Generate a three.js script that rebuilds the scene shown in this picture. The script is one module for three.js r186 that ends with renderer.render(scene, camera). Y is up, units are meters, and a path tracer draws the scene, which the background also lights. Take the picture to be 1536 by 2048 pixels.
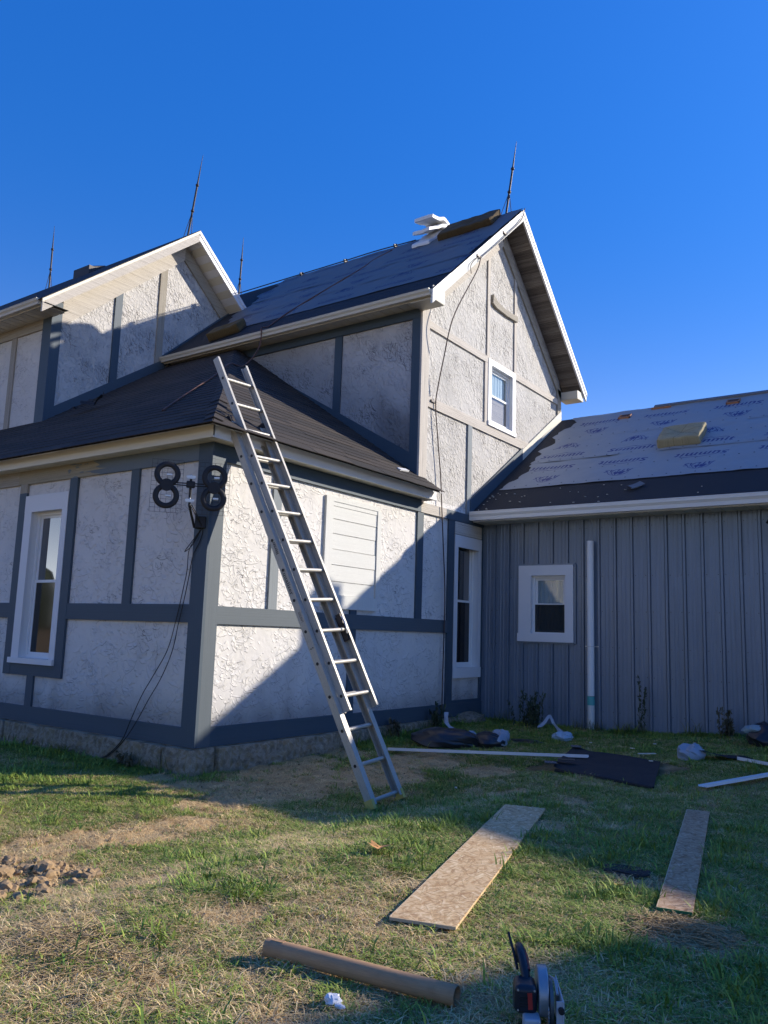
import * as THREE from 'three';
import { RoundedBoxGeometry } from 'three/addons/geometries/RoundedBoxGeometry.js';
import { mergeGeometries, toCreasedNormals } from 'three/addons/utils/BufferGeometryUtils.js';
import { ImprovedNoise } from 'three/addons/math/ImprovedNoise.js';

const scene = new THREE.Scene();
// ---------- camera ----------
const camera = new THREE.PerspectiveCamera(64.364, 0.75, 0.05, 4000);
camera.position.set(5.911, 1.35, 5.343);
camera.rotation.set(THREE.MathUtils.degToRad(8.534), THREE.MathUtils.degToRad(35.679), THREE.MathUtils.degToRad(1.876), 'YXZ');
// ---------- sun and sky ----------
const SUN = new THREE.Vector3(1, 0.68, -1.12).normalize();
const sun = new THREE.DirectionalLight(new THREE.Color(1.0, 0.91, 0.78), 2.9);
sun.position.copy(SUN).multiplyScalar(60); sun.target.position.set(0, 0, 0);
sun.castShadow = true; sun.shadow.radius = 1; sun.shadow.mapSize.set(4096, 4096);
Object.assign(sun.shadow.camera, { left: -22, right: 22, top: 22, bottom: -22, near: 1, far: 150 });
scene.add(sun, sun.target);
const EXPOSURE = 2.25;
function skyTexture() {
  const W = 1024, H = 512, d = new Float32Array(W * H * 4);
  for (let j = 0; j < H; j++) for (let i = 0; i < W; i++) {
    const el = ((j + 0.5) / H - 0.5) * Math.PI, az = ((i + 0.5) / W - 0.5) * 2 * Math.PI;
    const y = Math.sin(el), x = Math.cos(el) * Math.cos(az), z = Math.cos(el) * Math.sin(az);
    const e = Math.max(0, el), c = x * SUN.x + y * SUN.y + z * SUN.z;
    const hz = Math.exp(-e / 0.16), k = Math.min(1, e / 1.3), glow = Math.pow(Math.max(0, 0.5 + 0.5 * c), 4);
    const dn = 1.0 + 0.9 * glow;
    const lo = Math.exp(-e / 0.34);
    const r = (0.008 * (1 - k) + 0.005 * k) * dn + 0.016 * lo * lo + 1.66 * hz * hz + 0.10 * hz * glow + 0.04 * Math.pow(glow, 3);
    const g = (0.087 * (1 - k) + 0.038 * k) * dn + 0.070 * lo * lo + 1.60 * hz * hz + 0.13 * hz * glow + 0.06 * Math.pow(glow, 3);
    const b = (0.322 * (1 - k) + 0.190 * k) * dn + 0.085 * lo * lo + 1.34 * hz * hz + 0.10 * hz * glow + 0.06 * Math.pow(glow, 3);
    const o = (j * W + i) * 4;
    d[o] = r; d[o + 1] = g; d[o + 2] = b; d[o + 3] = 1;
  }
  const t = new THREE.DataTexture(d, W, H, THREE.RGBAFormat, THREE.FloatType);
  t.mapping = THREE.EquirectangularReflectionMapping; t.magFilter = t.minFilter = THREE.LinearFilter; t.needsUpdate = true;
  return t;
}
scene.background = skyTexture(); scene.environment = scene.background;
const renderer = new THREE.WebGLRenderer({ antialias: true });
renderer.toneMapping = THREE.LinearToneMapping; renderer.toneMappingExposure = EXPOSURE;
renderer.shadowMap.enabled = true;

// ---------- helpers ----------
function rng(seed) { let a = seed >>> 0; return () => { a = (a + 0x6D2B79F5) | 0; let t = Math.imul(a ^ (a >>> 15), 1 | a); t = (t + Math.imul(t ^ (t >>> 7), 61 | t)) ^ t; return ((t ^ (t >>> 14)) >>> 0) / 4294967296; }; }
const perlin = new ImprovedNoise();
const noise = (x, y, s = 0) => perlin.noise(x + 31.7, y + 11.3, s + 0.37);
const fbm = (x, y, s = 0) => noise(x, y, s) * 0.55 + noise(x * 2.1, y * 2.1, s + 5) * 0.28 + noise(x * 4.3, y * 4.3, s + 9) * 0.17;
const sm = (a, b, v) => { const t = Math.min(1, Math.max(0, (v - a) / (b - a))); return t * t * (3 - 2 * t); };
const V = (x, y, z) => new THREE.Vector3(x, y, z);
const used = {};
function numbered(n) { const k = used[n] = (used[n] ?? -1) + 1; return k ? n + '_' + String(k).padStart(3, '0') : n; }
function tag(o, label, category, group, kind) {
  o.userData.label = label; if (category) o.userData.category = category;
  if (group) o.userData.group = group; if (kind) o.userData.kind = kind; return o;
}
function shade(o) { o.castShadow = true; o.receiveShadow = true; return o; }
function mesh(name, geo, mat, parent) { const m = shade(new THREE.Mesh(geo, mat)); m.name = parent && parent !== scene ? name : numbered(name); (parent ?? scene).add(m); return m; }
function group(name, parent, pos) { const g = new THREE.Group(); g.name = parent ? name : numbered(name); (parent ?? scene).add(g); if (pos) g.position.set(...pos); return g; }
function thing(name, label, category, pos, grp) { const g = group(name, null, pos); return tag(g, label, category, grp); }
// local frame on a plane: origin o, right u, up v, outward n
function frame(o, u, v) { const U = V(...u).normalize(), W = V(...v).normalize(); return { o: V(...o), u: U, v: W, n: new THREE.Vector3().crossVectors(U, W) }; }
const at = (f, a, b, c = 0) => new THREE.Vector3().copy(f.o).addScaledVector(f.u, a).addScaledVector(f.v, b).addScaledVector(f.n, c);
function soup(P, UV, COL) {
  const g = new THREE.BufferGeometry();
  g.setAttribute('position', new THREE.Float32BufferAttribute(P, 3)); g.setAttribute('uv', new THREE.Float32BufferAttribute(UV, 2));
  if (COL) g.setAttribute('color', new THREE.Float32BufferAttribute(COL, 3));
  g.computeVertexNormals(); return g;
}
// polygon (2-D points, counter-clockwise seen from outside) between depths t0 and t1 along n; uv in metres
function prism(f, pts, t0, t1) {
  const c = pts.map(p => new THREE.Vector2(p[0], p[1])); if (THREE.ShapeUtils.area(c) < 0) c.reverse();
  const tri = THREE.ShapeUtils.triangulateShape(c, []), P = [], U = [];
  const put = (a, b, t, u, v) => { const q = at(f, a, b, t); P.push(q.x, q.y, q.z); U.push(u, v); };
  for (const [i, j, k] of tri) { for (const m of [i, j, k]) put(c[m].x, c[m].y, t1, c[m].x, c[m].y); for (const m of [k, j, i]) put(c[m].x, c[m].y, t0, c[m].x, c[m].y); }
  for (let i = 0; i < c.length; i++) {
    const a = c[i], b = c[(i + 1) % c.length], hor = Math.abs(b.x - a.x) > Math.abs(b.y - a.y);
    const q = [[a, t0], [b, t0], [b, t1], [a, t0], [b, t1], [a, t1]];
    for (const [p, t] of q) hor ? put(p.x, p.y, t, p.x, p.y + t) : put(p.x, p.y, t, p.x + t, p.y);
  }
  return soup(P, U);
}
const rect = (a, b, c, d) => [[a, b], [c, b], [c, d], [a, d]];
const slab = (f, a, b, c, d, t0, t1) => prism(f, rect(a, b, c, d), t0, t1);
function box(w, h, d, x = 0, y = 0, z = 0) {
  const g = new THREE.BoxGeometry(w, h, d), uv = g.attributes.uv, s = [[d, h], [d, h], [w, d], [w, d], [w, h], [w, h]];
  for (let i = 0; i < 24; i++) uv.setXY(i, uv.getX(i) * s[i >> 2][0], uv.getY(i) * s[i >> 2][1]);
  return g.translate(x, y, z);
}
// bar between two points with rectangular or round section
function rod(a, b, r, seg = 8) {
  const d = new THREE.Vector3().subVectors(b, a), g = new THREE.CylinderGeometry(r, r, d.length(), seg);
  g.applyQuaternion(new THREE.Quaternion().setFromUnitVectors(V(0, 1, 0), d.clone().normalize()));
  const m = a.clone().addScaledVector(d, 0.5); return g.translate(m.x, m.y, m.z);
}
function tube(pts, r, seg = 60, sides = 6, tension = 0.5) { return new THREE.TubeGeometry(new THREE.CatmullRomCurve3(pts.map(p => p.isVector3 ? p : V(...p)), false, 'centripetal', tension), seg, r, sides, false); }
const merge = (l) => mergeGeometries(l.map(g => { const q = g.index ? g.toNonIndexed() : g; for (const k of Object.keys(q.attributes)) if (!['position', 'normal', 'uv'].includes(k)) q.deleteAttribute(k); return q; }));
function softBox(w, h, d, nx, ny, nz, rr) { const g = new THREE.BoxGeometry(w, h, d, nx, ny, nz), p = g.attributes.position; for (let i = 0; i < p.count; i++) { const v = [p.getX(i), p.getY(i), p.getZ(i)], b = [w / 2 - rr, h / 2 - rr, d / 2 - rr], c = v.map((q, k) => Math.max(-b[k], Math.min(b[k], q))), e = v.map((q, k) => q - c[k]), L = Math.hypot(...e); if (L > 1e-6) { const f = Math.min(1, rr / L); p.setXYZ(i, c[0] + e[0] * f, c[1] + e[1] * f, c[2] + e[2] * f); } } return g; }
// gridded wall with holes and vertex colours
function gridWall(f, u0, u1, bottom, top, holes, col, step = 0.14, extra = []) {
  const us = new Set([u0, u1, ...extra]), vs = new Set();
  for (let u = u0 + step; u < u1 - 0.02; u += step) us.add(u);
  let lo = 1e9, hi = -1e9;
  for (const h of holes) { us.add(h[0]); us.add(h[2]); vs.add(h[1]); vs.add(h[3]); }
  const ua = [...us].sort((a, b) => a - b);
  for (const u of ua) { lo = Math.min(lo, bottom(u)); hi = Math.max(hi, top(u)); }
  for (let v = lo; v < hi; v += step) vs.add(v); vs.add(hi);
  const va = [...vs].sort((a, b) => a - b), P = [], U = [], Cc = [], I = [];
  for (const u of ua) for (const v of va) {
    const w = Math.min(Math.max(v, bottom(u)), Math.max(top(u), bottom(u))), q = at(f, u, w), c = col(u, w);
    P.push(q.x, q.y, q.z); U.push(u, w); Cc.push(c[0], c[1], c[2]);
  }
  const n = va.length;
  for (let i = 0; i + 1 < ua.length; i++) for (let j = 0; j + 1 < n; j++) {
    const mu = (ua[i] + ua[i + 1]) / 2, mv = (va[j] + va[j + 1]) / 2;
    if (holes.some(h => mu > h[0] && mu < h[2] && mv > h[1] && mv < h[3])) continue;
    const a = i * n + j, b = a + n;
    if (P[a * 3 + 1] === P[a * 3 + 4] && P[b * 3 + 1] === P[b * 3 + 4]) continue;
    I.push(a, b, b + 1, a, b + 1, a + 1);
  }
  const g = new THREE.BufferGeometry();
  g.setAttribute('position', new THREE.Float32BufferAttribute(P, 3)); g.setAttribute('uv', new THREE.Float32BufferAttribute(U, 2)); g.setAttribute('color', new THREE.Float32BufferAttribute(Cc, 3));
  g.setIndex(I); g.computeVertexNormals(); return g;
}
// sheet with small waves on a roof plane; edge(u, v) shifts the outline
function gridSheet(f, u0, u1, v0, v1, lift, amp, seed, ragged = 0, nu = 60, nv = 14) {
  const P = [], U = [], I = [];
  for (let i = 0; i <= nu; i++) for (let j = 0; j <= nv; j++) {
    let u = u0 + (u1 - u0) * i / nu, v = v0 + (v1 - v0) * j / nv;
    const e = ragged * Math.pow(1 - i / nu, 8); u += e * fbm(v * 2.6, seed, 3) * 2;
    if (j === 0) v += 0.016 * fbm(u * 1.3, seed, 7);
    const h = lift + amp * (0.5 + fbm(u * 2.2, v * 3.1, seed)) + amp * 0.6 * Math.abs(noise(u * 7, v * 2, seed)) * (j > 0 ? 1 : 0.7);
    const q = at(f, u, v, h); P.push(q.x, q.y, q.z); U.push(u, v);
  }
  const n = nv + 1;
  for (let i = 0; i < nu; i++) for (let j = 0; j < nv; j++) { const a = i * n + j, b = a + n; I.push(a, b, b + 1, a, b + 1, a + 1); }
  const g = new THREE.BufferGeometry();
  g.setAttribute('position', new THREE.Float32BufferAttribute(P, 3)); g.setAttribute('uv', new THREE.Float32BufferAttribute(U, 2));
  g.setIndex(I); g.computeVertexNormals(); return g;
}
// ---------- textures ----------
function canvas(w, h, fn) { const c = document.createElement('canvas'); c.width = w; c.height = h; fn(c.getContext('2d'), w, h); return c; }
function tex(c, srgb, mw, mh) { const t = new THREE.CanvasTexture(c); t.wrapS = t.wrapT = THREE.RepeatWrapping; if (srgb) t.colorSpace = THREE.SRGBColorSpace; t.repeat.set(1 / mw, 1 / mh); t.anisotropy = 8; return t; }
function grit(ctx, w, h, amt, seed, scale = 1) { // per-pixel multiplicative noise
  const im = ctx.getImageData(0, 0, w, h), d = im.data, r = rng(seed);
  for (let i = 0; i < d.length; i += 4) { const k = 1 + (r() - 0.5) * amt; d[i] = Math.min(255, d[i] * k); d[i + 1] = Math.min(255, d[i + 1] * k); d[i + 2] = Math.min(255, d[i + 2] * k); }
  ctx.putImageData(im, 0, 0);
}
function tiled(w, h, fn) { for (const dx of [-w, 0, w]) for (const dy of [-h, 0, h]) fn(dx, dy); }
function stuccoMaps(seed, count, dirt, scale, tile, steep) { // overlapping trowel flakes: a soft edge and a ledge
  const N = 2048, r = rng(seed), S = [];
  const clump = (x, y) => perlin.noise(Math.cos(x / N * 6.283) * 1.3 + seed, Math.sin(x / N * 6.283) * 1.3 + Math.cos(y / N * 6.283) * 1.3, Math.sin(y / N * 6.283) * 1.3);
  for (let i = 0; i < count; i++) { const x = r() * N, y = r() * N, c = clump(x, y); if (r() > 0.80 + 1.2 * c) continue; const q = [], m = 9; for (let k = 0; k < m; k++) q.push([0.72 + 0.5 * r(), 0.6 + 0.7 * r()]); S.push({ x, y, c, a: steep ? steep + (r() + r() - 1) * 1.2 : (r() < 0.7 ? 0.35 : 2.5) + (r() - 0.5) * 1.8, l: (18 + r() * r() * 90) * scale * (i % 9 === 0 ? 1.9 : 1), w: (5 + r() * r() * 26) * scale * (i % 9 === 0 ? 1.6 : 1), q, d: r(), h: 0.35 + 0.6 * r() }); }
  const each = (s, fn) => { const m = s.l + 40; for (const dx of [-N, 0, N]) for (const dy of [-N, 0, N]) { const x = s.x + dx, y = s.y + dy; if (x > -m && x < N + m && y > -m && y < N + m) fn(x, y); } };
  const soft = canvas(512, 512, (ctx) => { const im = ctx.createImageData(512, 512), d = im.data; for (let j = 0; j < 512; j++) for (let i = 0; i < 512; i++) { const A = i / 512 * 6.2832, B = j / 512 * 6.2832, q = 0.6 * perlin.noise(Math.cos(A) * 3 + 9 + seed, Math.sin(A) * 3 + Math.cos(B) * 3, Math.sin(B) * 3) + 0.4 * perlin.noise(Math.cos(A) * 9 + 4, Math.sin(A) * 9 + Math.cos(B) * 9 + seed, Math.sin(B) * 9); const o = (j * 512 + i) * 4; d[o] = d[o + 1] = d[o + 2] = 105 + q * 40; d[o + 3] = 255; } ctx.putImageData(im, 0, 0); });
  const bump = canvas(N, N, (ctx) => {
    ctx.drawImage(soft, 0, 0, N, N);
    for (const s of S) each(s, (x, y) => { ctx.save(); ctx.translate(x, y); ctx.rotate(s.a); const g = ctx.createLinearGradient(0, -s.w, 0, s.w); g.addColorStop(0, 'rgba(255,255,255,0)'); g.addColorStop(0.8, 'rgba(255,255,255,' + 0.5 * s.h + ')'); g.addColorStop(1, 'rgba(255,255,255,' + 0.7 * s.h + ')'); ctx.fillStyle = g; ctx.beginPath(); s.q.forEach(([p, v], k) => { const t = k / s.q.length * 6.283; ctx.lineTo(Math.cos(t) * s.l / 2 * p, Math.sin(t) * s.w * v); }); ctx.closePath(); ctx.fill(); ctx.restore(); });
    grit(ctx, N, N, 0.07, seed + 2);
  });
  const col = canvas(N, N, (ctx) => {
    ctx.fillStyle = 'rgb(246,244,239)'; ctx.fillRect(0, 0, N, N); ctx.globalAlpha = 0.10; ctx.globalCompositeOperation = 'multiply'; ctx.drawImage(soft, 0, 0, N, N); ctx.globalCompositeOperation = 'source-over'; ctx.globalAlpha = 1; ctx.lineCap = 'round';
    for (const s of S) if (s.d < dirt * (0.35 + 1.9 * Math.max(0, s.c + 0.12))) each(s, (x, y) => { ctx.save(); ctx.translate(x, y); ctx.rotate(s.a); ctx.strokeStyle = 'rgba(70,66,64,' + (0.18 + 0.45 * s.h * s.d) + ')'; ctx.lineWidth = 1.6 + 4.2 * s.d * s.h; ctx.beginPath(); let st = false; s.q.forEach(([p, v], k) => { const t = k / s.q.length * 6.283; if (t < 0.35 || t > 2.8) return; const X = Math.cos(t) * s.l / 2 * p, Y = Math.sin(t) * s.w * v + 2; st ? ctx.lineTo(X, Y) : ctx.moveTo(X, Y); st = true; }); ctx.stroke(); ctx.restore(); });
    for (let i = 0; i < 16; i++) { let x = r() * N, y = r() * N, a = 1.57 + (r() - 0.5) * 2; ctx.strokeStyle = 'rgba(60,56,54,' + (0.25 + 0.3 * r()) + ')'; ctx.lineWidth = 1.2 + r() * 1.6; ctx.beginPath(); ctx.moveTo(x, y); for (let k = 0; k < 22; k++) { a += (r() - 0.5) * 1.1; x += Math.cos(a) * 16; y += Math.sin(a) * 16; ctx.lineTo(x, y); } ctx.stroke(); }
    grit(ctx, N, N, 0.07, seed + 3);
  });
  return { map: tex(col, true, tile, tile), bumpMap: tex(bump, false, tile, tile) };
}
function grainMaps(seed, base, dark, light, knots = 0, streak = 0.5) {
  const N = 512, r = rng(seed);
  const col = canvas(N, N, (ctx) => {
    ctx.fillStyle = base; ctx.fillRect(0, 0, N, N);
    for (let i = 0; i < 420; i++) { const y = r() * N, x = r() * N, l = 60 + r() * 400, h = 0.6 + r() * 2.4; ctx.globalAlpha = (0.05 + r() * 0.35) * streak * 2; ctx.fillStyle = r() < 0.55 ? dark : light; for (const dx of [-N, 0]) ctx.fillRect(x + dx, y, l, h); }
    for (let i = 0; i < knots; i++) { const x = r() * N, y = r() * N; ctx.globalAlpha = 0.5; ctx.fillStyle = dark; ctx.beginPath(); ctx.ellipse(x, y, 5 + r() * 7, 2 + r() * 4, 0, 0, 7); ctx.fill(); }
    ctx.globalAlpha = 1; grit(ctx, N, N, 0.12, seed + 1);
  });
  return col;
}
const grain = (c, along, srgb = true, mw = 1.1, mh = 0.35) => { const t = tex(c, srgb, mw, mh); if (along === 'v') { t.rotation = Math.PI / 2; t.repeat.set(1 / mh, 1 / mw); t.repeat.set(1 / mw, 1 / mh); } return t; };
const std = (o) => new THREE.MeshStandardMaterial(o);
const lin = (r, g, b) => new THREE.Color().setRGB(r, g, b);
// stucco: smoother on the low walls, rough higher up and near the ground
const stSmooth = stuccoMaps(11, 4600, 0.62, 1.0, 2.7), stRough = stuccoMaps(23, 8500, 0.9, 1.05, 2.7, 1.0);
const M = {};
M.stucco = std({ ...stSmooth, color: lin(0.84, 0.825, 0.805), vertexColors: true, bumpScale: 0.026, roughness: 0.92 });
M.stuccoRough = std({ ...stRough, color: lin(0.76, 0.75, 0.735), vertexColors: true, bumpScale: 0.040, roughness: 0.93 });
const paintC = grainMaps(5, 'rgb(205,205,205)', 'rgb(150,150,150)', 'rgb(245,245,245)', 0, 0.35);
const weatherC = grainMaps(7, 'rgb(198,192,182)', 'rgb(100,92,84)', 'rgb(236,233,227)', 6, 0.55);
const soffitC = grainMaps(9, 'rgb(120,112,104)', 'rgb(38,33,30)', 'rgb(190,184,176)', 0, 0.8);
const plankC = grainMaps(13, 'rgb(232,232,226)', 'rgb(196,196,190)', 'rgb(250,250,246)', 3, 0.4);
const two = (name, c, o) => { for (const k of ['u', 'v']) M[name + k] = std({ ...o, map: grain(c, k), bumpMap: grain(c, k, false), bumpScale: o.bumpScale ?? 0.002 }); };
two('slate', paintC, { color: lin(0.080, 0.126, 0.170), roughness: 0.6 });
two('slateMid', paintC, { color: lin(0.135, 0.172, 0.200), roughness: 0.65 });  // same slate paint, made paler in the colour for sunlit boards
two('slateOld', paintC, { color: lin(0.36, 0.40, 0.415), roughness: 0.8 });  // palest slate copy: sunlight put into the colour, not age
two('bleach', weatherC, { color: lin(0.95, 0.93, 0.90), roughness: 0.9, bumpScale: 0.003 });
two('tan', weatherC, { color: lin(0.62, 0.60, 0.54), roughness: 0.9, bumpScale: 0.003 });
two('soffitOld', soffitC, { color: lin(0.85, 0.84, 0.82), roughness: 0.9, bumpScale: 0.003 });
two('plank', plankC, { color: lin(0.78, 0.78, 0.77), roughness: 0.75, bumpScale: 0.005 });
M.white = std({ color: lin(0.70, 0.70, 0.70), roughness: 0.5 });
M.vinyl = std({ color: lin(0.76, 0.76, 0.74), roughness: 0.38 });
M.cream = std({ color: lin(0.66, 0.62, 0.50), roughness: 0.5 });
M.creamDirty = std({ color: lin(0.56, 0.53, 0.44), roughness: 0.6 });
M.alu = std({ color: lin(0.62, 0.62, 0.60), roughness: 0.42, metalness: 0.85 });
M.dark = std({ color: lin(0.012, 0.012, 0.014), roughness: 0.5 });
M.black = std({ color: lin(0.008, 0.008, 0.010), roughness: 0.6 });
M.iron = std({ color: lin(0.05, 0.045, 0.045), roughness: 0.5, metalness: 0.6 });
M.interior = std({ color: lin(0.05, 0.05, 0.055), roughness: 1 });
M.curtain = std({ color: lin(0.24, 0.31, 0.32), roughness: 1 });
M.screen = std({ color: lin(0.03, 0.035, 0.035), roughness: 0.9, transparent: true, opacity: 0.62 });
M.paneReflect = std({ color: lin(0.42, 0.52, 0.53), roughness: 1 });  // sky reflection of the upper gable pane, put into a sheet colour
M.glass = new THREE.MeshPhysicalMaterial({ color: 0xffffff, transmission: 1, thickness: 0, roughness: 0.01, ior: 1.95 });
M.glassDark = new THREE.MeshPhysicalMaterial({ color: lin(0.012, 0.014, 0.016), roughness: 0.02, ior: 2.33, specularIntensity: 1, clearcoat: 1, clearcoatRoughness: 0.01 });
M.glassScreen = new THREE.MeshPhysicalMaterial({ color: lin(0.008, 0.009, 0.010), roughness: 0.06, ior: 1.6 });
const concreteC = canvas(512, 512, (ctx, w, h) => { const r = rng(41); ctx.fillStyle = 'rgb(182,172,158)'; ctx.fillRect(0, 0, w, h); for (let i = 0; i < 900; i++) { ctx.globalAlpha = 0.2; ctx.fillStyle = ['#5f5546', '#cfc4b2', '#7d7444', '#4c453b', '#8e6f3c'][i % 5]; ctx.beginPath(); ctx.ellipse(r() * w, r() * h, 3 + r() * 26, 2 + r() * 14, r() * 3, 0, 7); ctx.fill(); } ctx.globalAlpha = 1; grit(ctx, w, h, 0.35, 42); });
M.concrete = std({ map: tex(concreteC, true, 0.9, 0.9), bumpMap: tex(concreteC, false, 0.9, 0.9), bumpScale: 0.05, color: lin(0.95, 0.89, 0.80), roughness: 0.95 });
// asphalt felt and printed underlayment
const feltC = canvas(512, 512, (ctx, w, h) => { ctx.fillStyle = 'rgb(200,200,200)'; ctx.fillRect(0, 0, w, h); grit(ctx, w, h, 0.8, 51); });
M.felt = std({ map: tex(feltC, true, 0.6, 0.6), bumpMap: tex(feltC, false, 0.6, 0.6), bumpScale: 0.003, color: lin(0.030, 0.031, 0.035), roughness: 0.85 });
function printCanvas(flip) {
  return canvas(1024, 1024, (ctx, w, h) => {
    ctx.fillStyle = 'rgb(176,179,184)'; ctx.fillRect(0, 0, w, h);
    const r = rng(61);
    for (let i = 0; i < 900; i++) { ctx.globalAlpha = 0.05; ctx.fillStyle = i % 2 ? '#fff' : '#556'; ctx.fillRect(r() * w, r() * h, 10 + r() * 120, 1 + r() * 5); }
    ctx.globalAlpha = 1;
    ctx.save(); if (flip) { ctx.translate(w, h); ctx.rotate(Math.PI); }
    const ink = 'rgb(62,70,138)'; ctx.fillStyle = ink; ctx.strokeStyle = ink;
    const summit = (x, y) => { // word with a mountain stroke over it
      ctx.font = 'italic bold 178px sans-serif'; ctx.textAlign = 'center'; ctx.fillText('Summit', x, y);
      ctx.lineWidth = 11; ctx.beginPath(); ctx.moveTo(x - 190, y - 118); ctx.quadraticCurveTo(x - 60, y - 150, x + 30, y - 172); ctx.lineTo(x + 70, y - 142); ctx.quadraticCurveTo(x + 170, y - 140, x + 260, y - 150); ctx.stroke();
    };
    const atlas = (x, y) => { // half globe with meridians over the word
      ctx.font = 'italic bold 128px sans-serif'; ctx.textAlign = 'center'; ctx.fillText('ATLAS', x, y);
      ctx.lineWidth = 8; ctx.beginPath(); ctx.arc(x, y - 82, 140, Math.PI, 0); ctx.stroke();
      for (const k of [0.25, 0.6]) { ctx.beginPath(); ctx.ellipse(x, y - 82, 140 * k, 140, 0, Math.PI, 0); ctx.stroke(); }
      for (const k of [45, 90]) { const q = Math.sqrt(140 * 140 - k * k); ctx.beginPath(); ctx.ellipse(x, y - 82 - k, q, 14, 0, 0, Math.PI); ctx.stroke(); }
      ctx.beginPath(); ctx.moveTo(x - 100, y - 96); ctx.lineTo(x - 40, y - 190); ctx.lineTo(x - 12, y - 130); ctx.lineTo(x + 20, y - 205); ctx.lineTo(x + 52, y - 120); ctx.lineTo(x + 8, y - 100); ctx.closePath(); ctx.fill();
    };
    atlas(330, 420); atlas(330 - w, 420); summit(370, 830); summit(370 - w, 830);
    ctx.restore(); grit(ctx, w, h, 0.06, 62);
  });
}
const printUp = printCanvas(false), printDown = printCanvas(true);
function paper(c, off, tone = 1) { const t = tex(c, true, 1.12, 1.0); t.offset.set(off[0], off[1]); return std({ map: t, color: lin(0.64 * tone, 0.67 * tone, 0.66 * tone), roughness: 0.6 }); }
// ---------- frames ----------
const FA = frame([0, 0, 0], [1, 0, 0], [0, 1, 0]), FB = frame([0, 0, 0], [0, 0, -1], [0, 1, 0]);
const ZD = -3.645, ZR = -8.335, ZC = -5.99, XF = -5.12, ZG = -1.25, ZF = -3.64, YR = 8.29, ZE = -5.45, PITCH = 0.885, PF = 0.815;
const FD = frame([0, 0, ZD], [1, 0, 0], [0, 1, 0]), FF = frame([XF, 0, 0], [0, 0, -1], [0, 1, 0]), FG = frame([0, 0, ZG], [1, 0, 0], [0, 1, 0]), FE = frame([0, 0, ZE], [1, 0, 0], [0, 1, 0]);
const HE = 0.30, HY = 3.27, HP = 0.675, HL = Math.hypot(1, HP);
const FHA = frame([0, HY, HE], [1, 0, 0], [0, HP, -1]), FHB = frame([HE, HY, 0], [0, 0, -1], [-1, HP, 0]);
const PL = Math.hypot(1, PITCH), EP = 0.66, EL = Math.hypot(1, EP), ERZ = -8.37, ERY = 5.345;
const RUN = 2.69; // horizontal run of the main slope to the eave edge
const FM = frame([0, YR - PITCH * RUN, ZC + RUN], [1, 0, 0], [0, PITCH, -1]);      // main roof front slope, from its eave
const FR = frame([0, ERY - EP * (-5.06 - ERZ), -5.06], [1, 0, 0], [0, EP, -1]);    // addition roof front slope

// =====================================================================
// FARMHOUSE
// =====================================================================
const house = thing('farmhouse', 'white stucco farmhouse with slate blue trim boards and steep gables under reroofing', 'house');
const bd = (f, mat, a, b, c, d, t = 0.028, name = 'trim_board', parent = house) => mesh(name, slab(f, a, b, c, d, 0.001, t), mat, parent);
// dirt tint: greyer near the foot of a wall, cream higher
const tintLow = (u, v) => { const k = sm(1.35, 0.30, v + 0.35 * fbm(u * 1.7, v * 1.2, 2)), q = 0.06 * fbm(u * 0.9, v * 0.9, 8), m = sm(0.72, 0.36, v + 0.18 * fbm(u * 2.3, 1, 4)) * 0.28; const st = sm(0.05, 0.5, fbm(u * 5.5, v * 0.7, 12)) * (0.10 + 0.10 * k); const w = 1 - 0.13 * k - m * 1.4 + q - st; return [w * (1 - 0.02 * k), w * (1 - 0.015 * k), w * (1 + 0.015 * k - 0.05 * m)]; };
const holeA = [-3.02, 0.95, -2.41, 2.64], holeB = [4.70, 0.92, 5.30, 2.76], holeC = [5.63, 4.68, 6.36, 5.60];
// low wall facing the camera's left (A)
mesh('stucco_wall', gridWall(FA, -10, 0, () => 0.2, () => 3.2, [holeA], tintLow), M.stucco, house);
// wall with the boarded opening, running back and up into the big gable (B and C)
const gableTop = (s) => YR - 0.10 - PITCH * Math.abs(s + ZC) ; // s = -z
mesh('stucco_wall', gridWall(FB, 0, 5.6, () => 0.2, (u) => u < 3.645 ? 3.2 : 3.2, [holeB], tintLow), M.stucco, house);
mesh('stucco_wall', gridWall(FB, 3.645, 8.335, () => 3.2, gableTop, [holeC], (u, v) => { const k = 0.84 + 0.16 * fbm(u * 1.1, v * 1.1, 3) - 0.10 * sm(0.1, 0.5, fbm(u * 4, v * 0.8, 15)) - 0.10 * sm(6.8, 7.9, v) * (0.5 + fbm(u * 3, v * 3, 6)); return [k * 0.99, k * 0.985, k * 0.97]; }, 0.14, [5.99]), M.stuccoRough, house);
// front wall under the main eave (D)
const hipY = (x) => HY + HP * (HE - x);
mesh('stucco_wall', gridWall(FD, XF, 0, (x) => Math.min(hipY(x) - 0.05, 5.9), () => 5.9, [], (u, v) => { const g = hipY(u) + 0.34, k = 0.94 - 0.26 * sm(1.0, 0, v - g + 0.4 * fbm(u * 2, v * 2, 5)) - 0.30 * sm(0.5, 0.25, v - g + 0.35 * fbm(u * 1.6, v, 2)) * sm(-0.9, -0.55, u); return [k * 0.97, k * 0.97, k]; }), M.stuccoRough, house);
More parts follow.
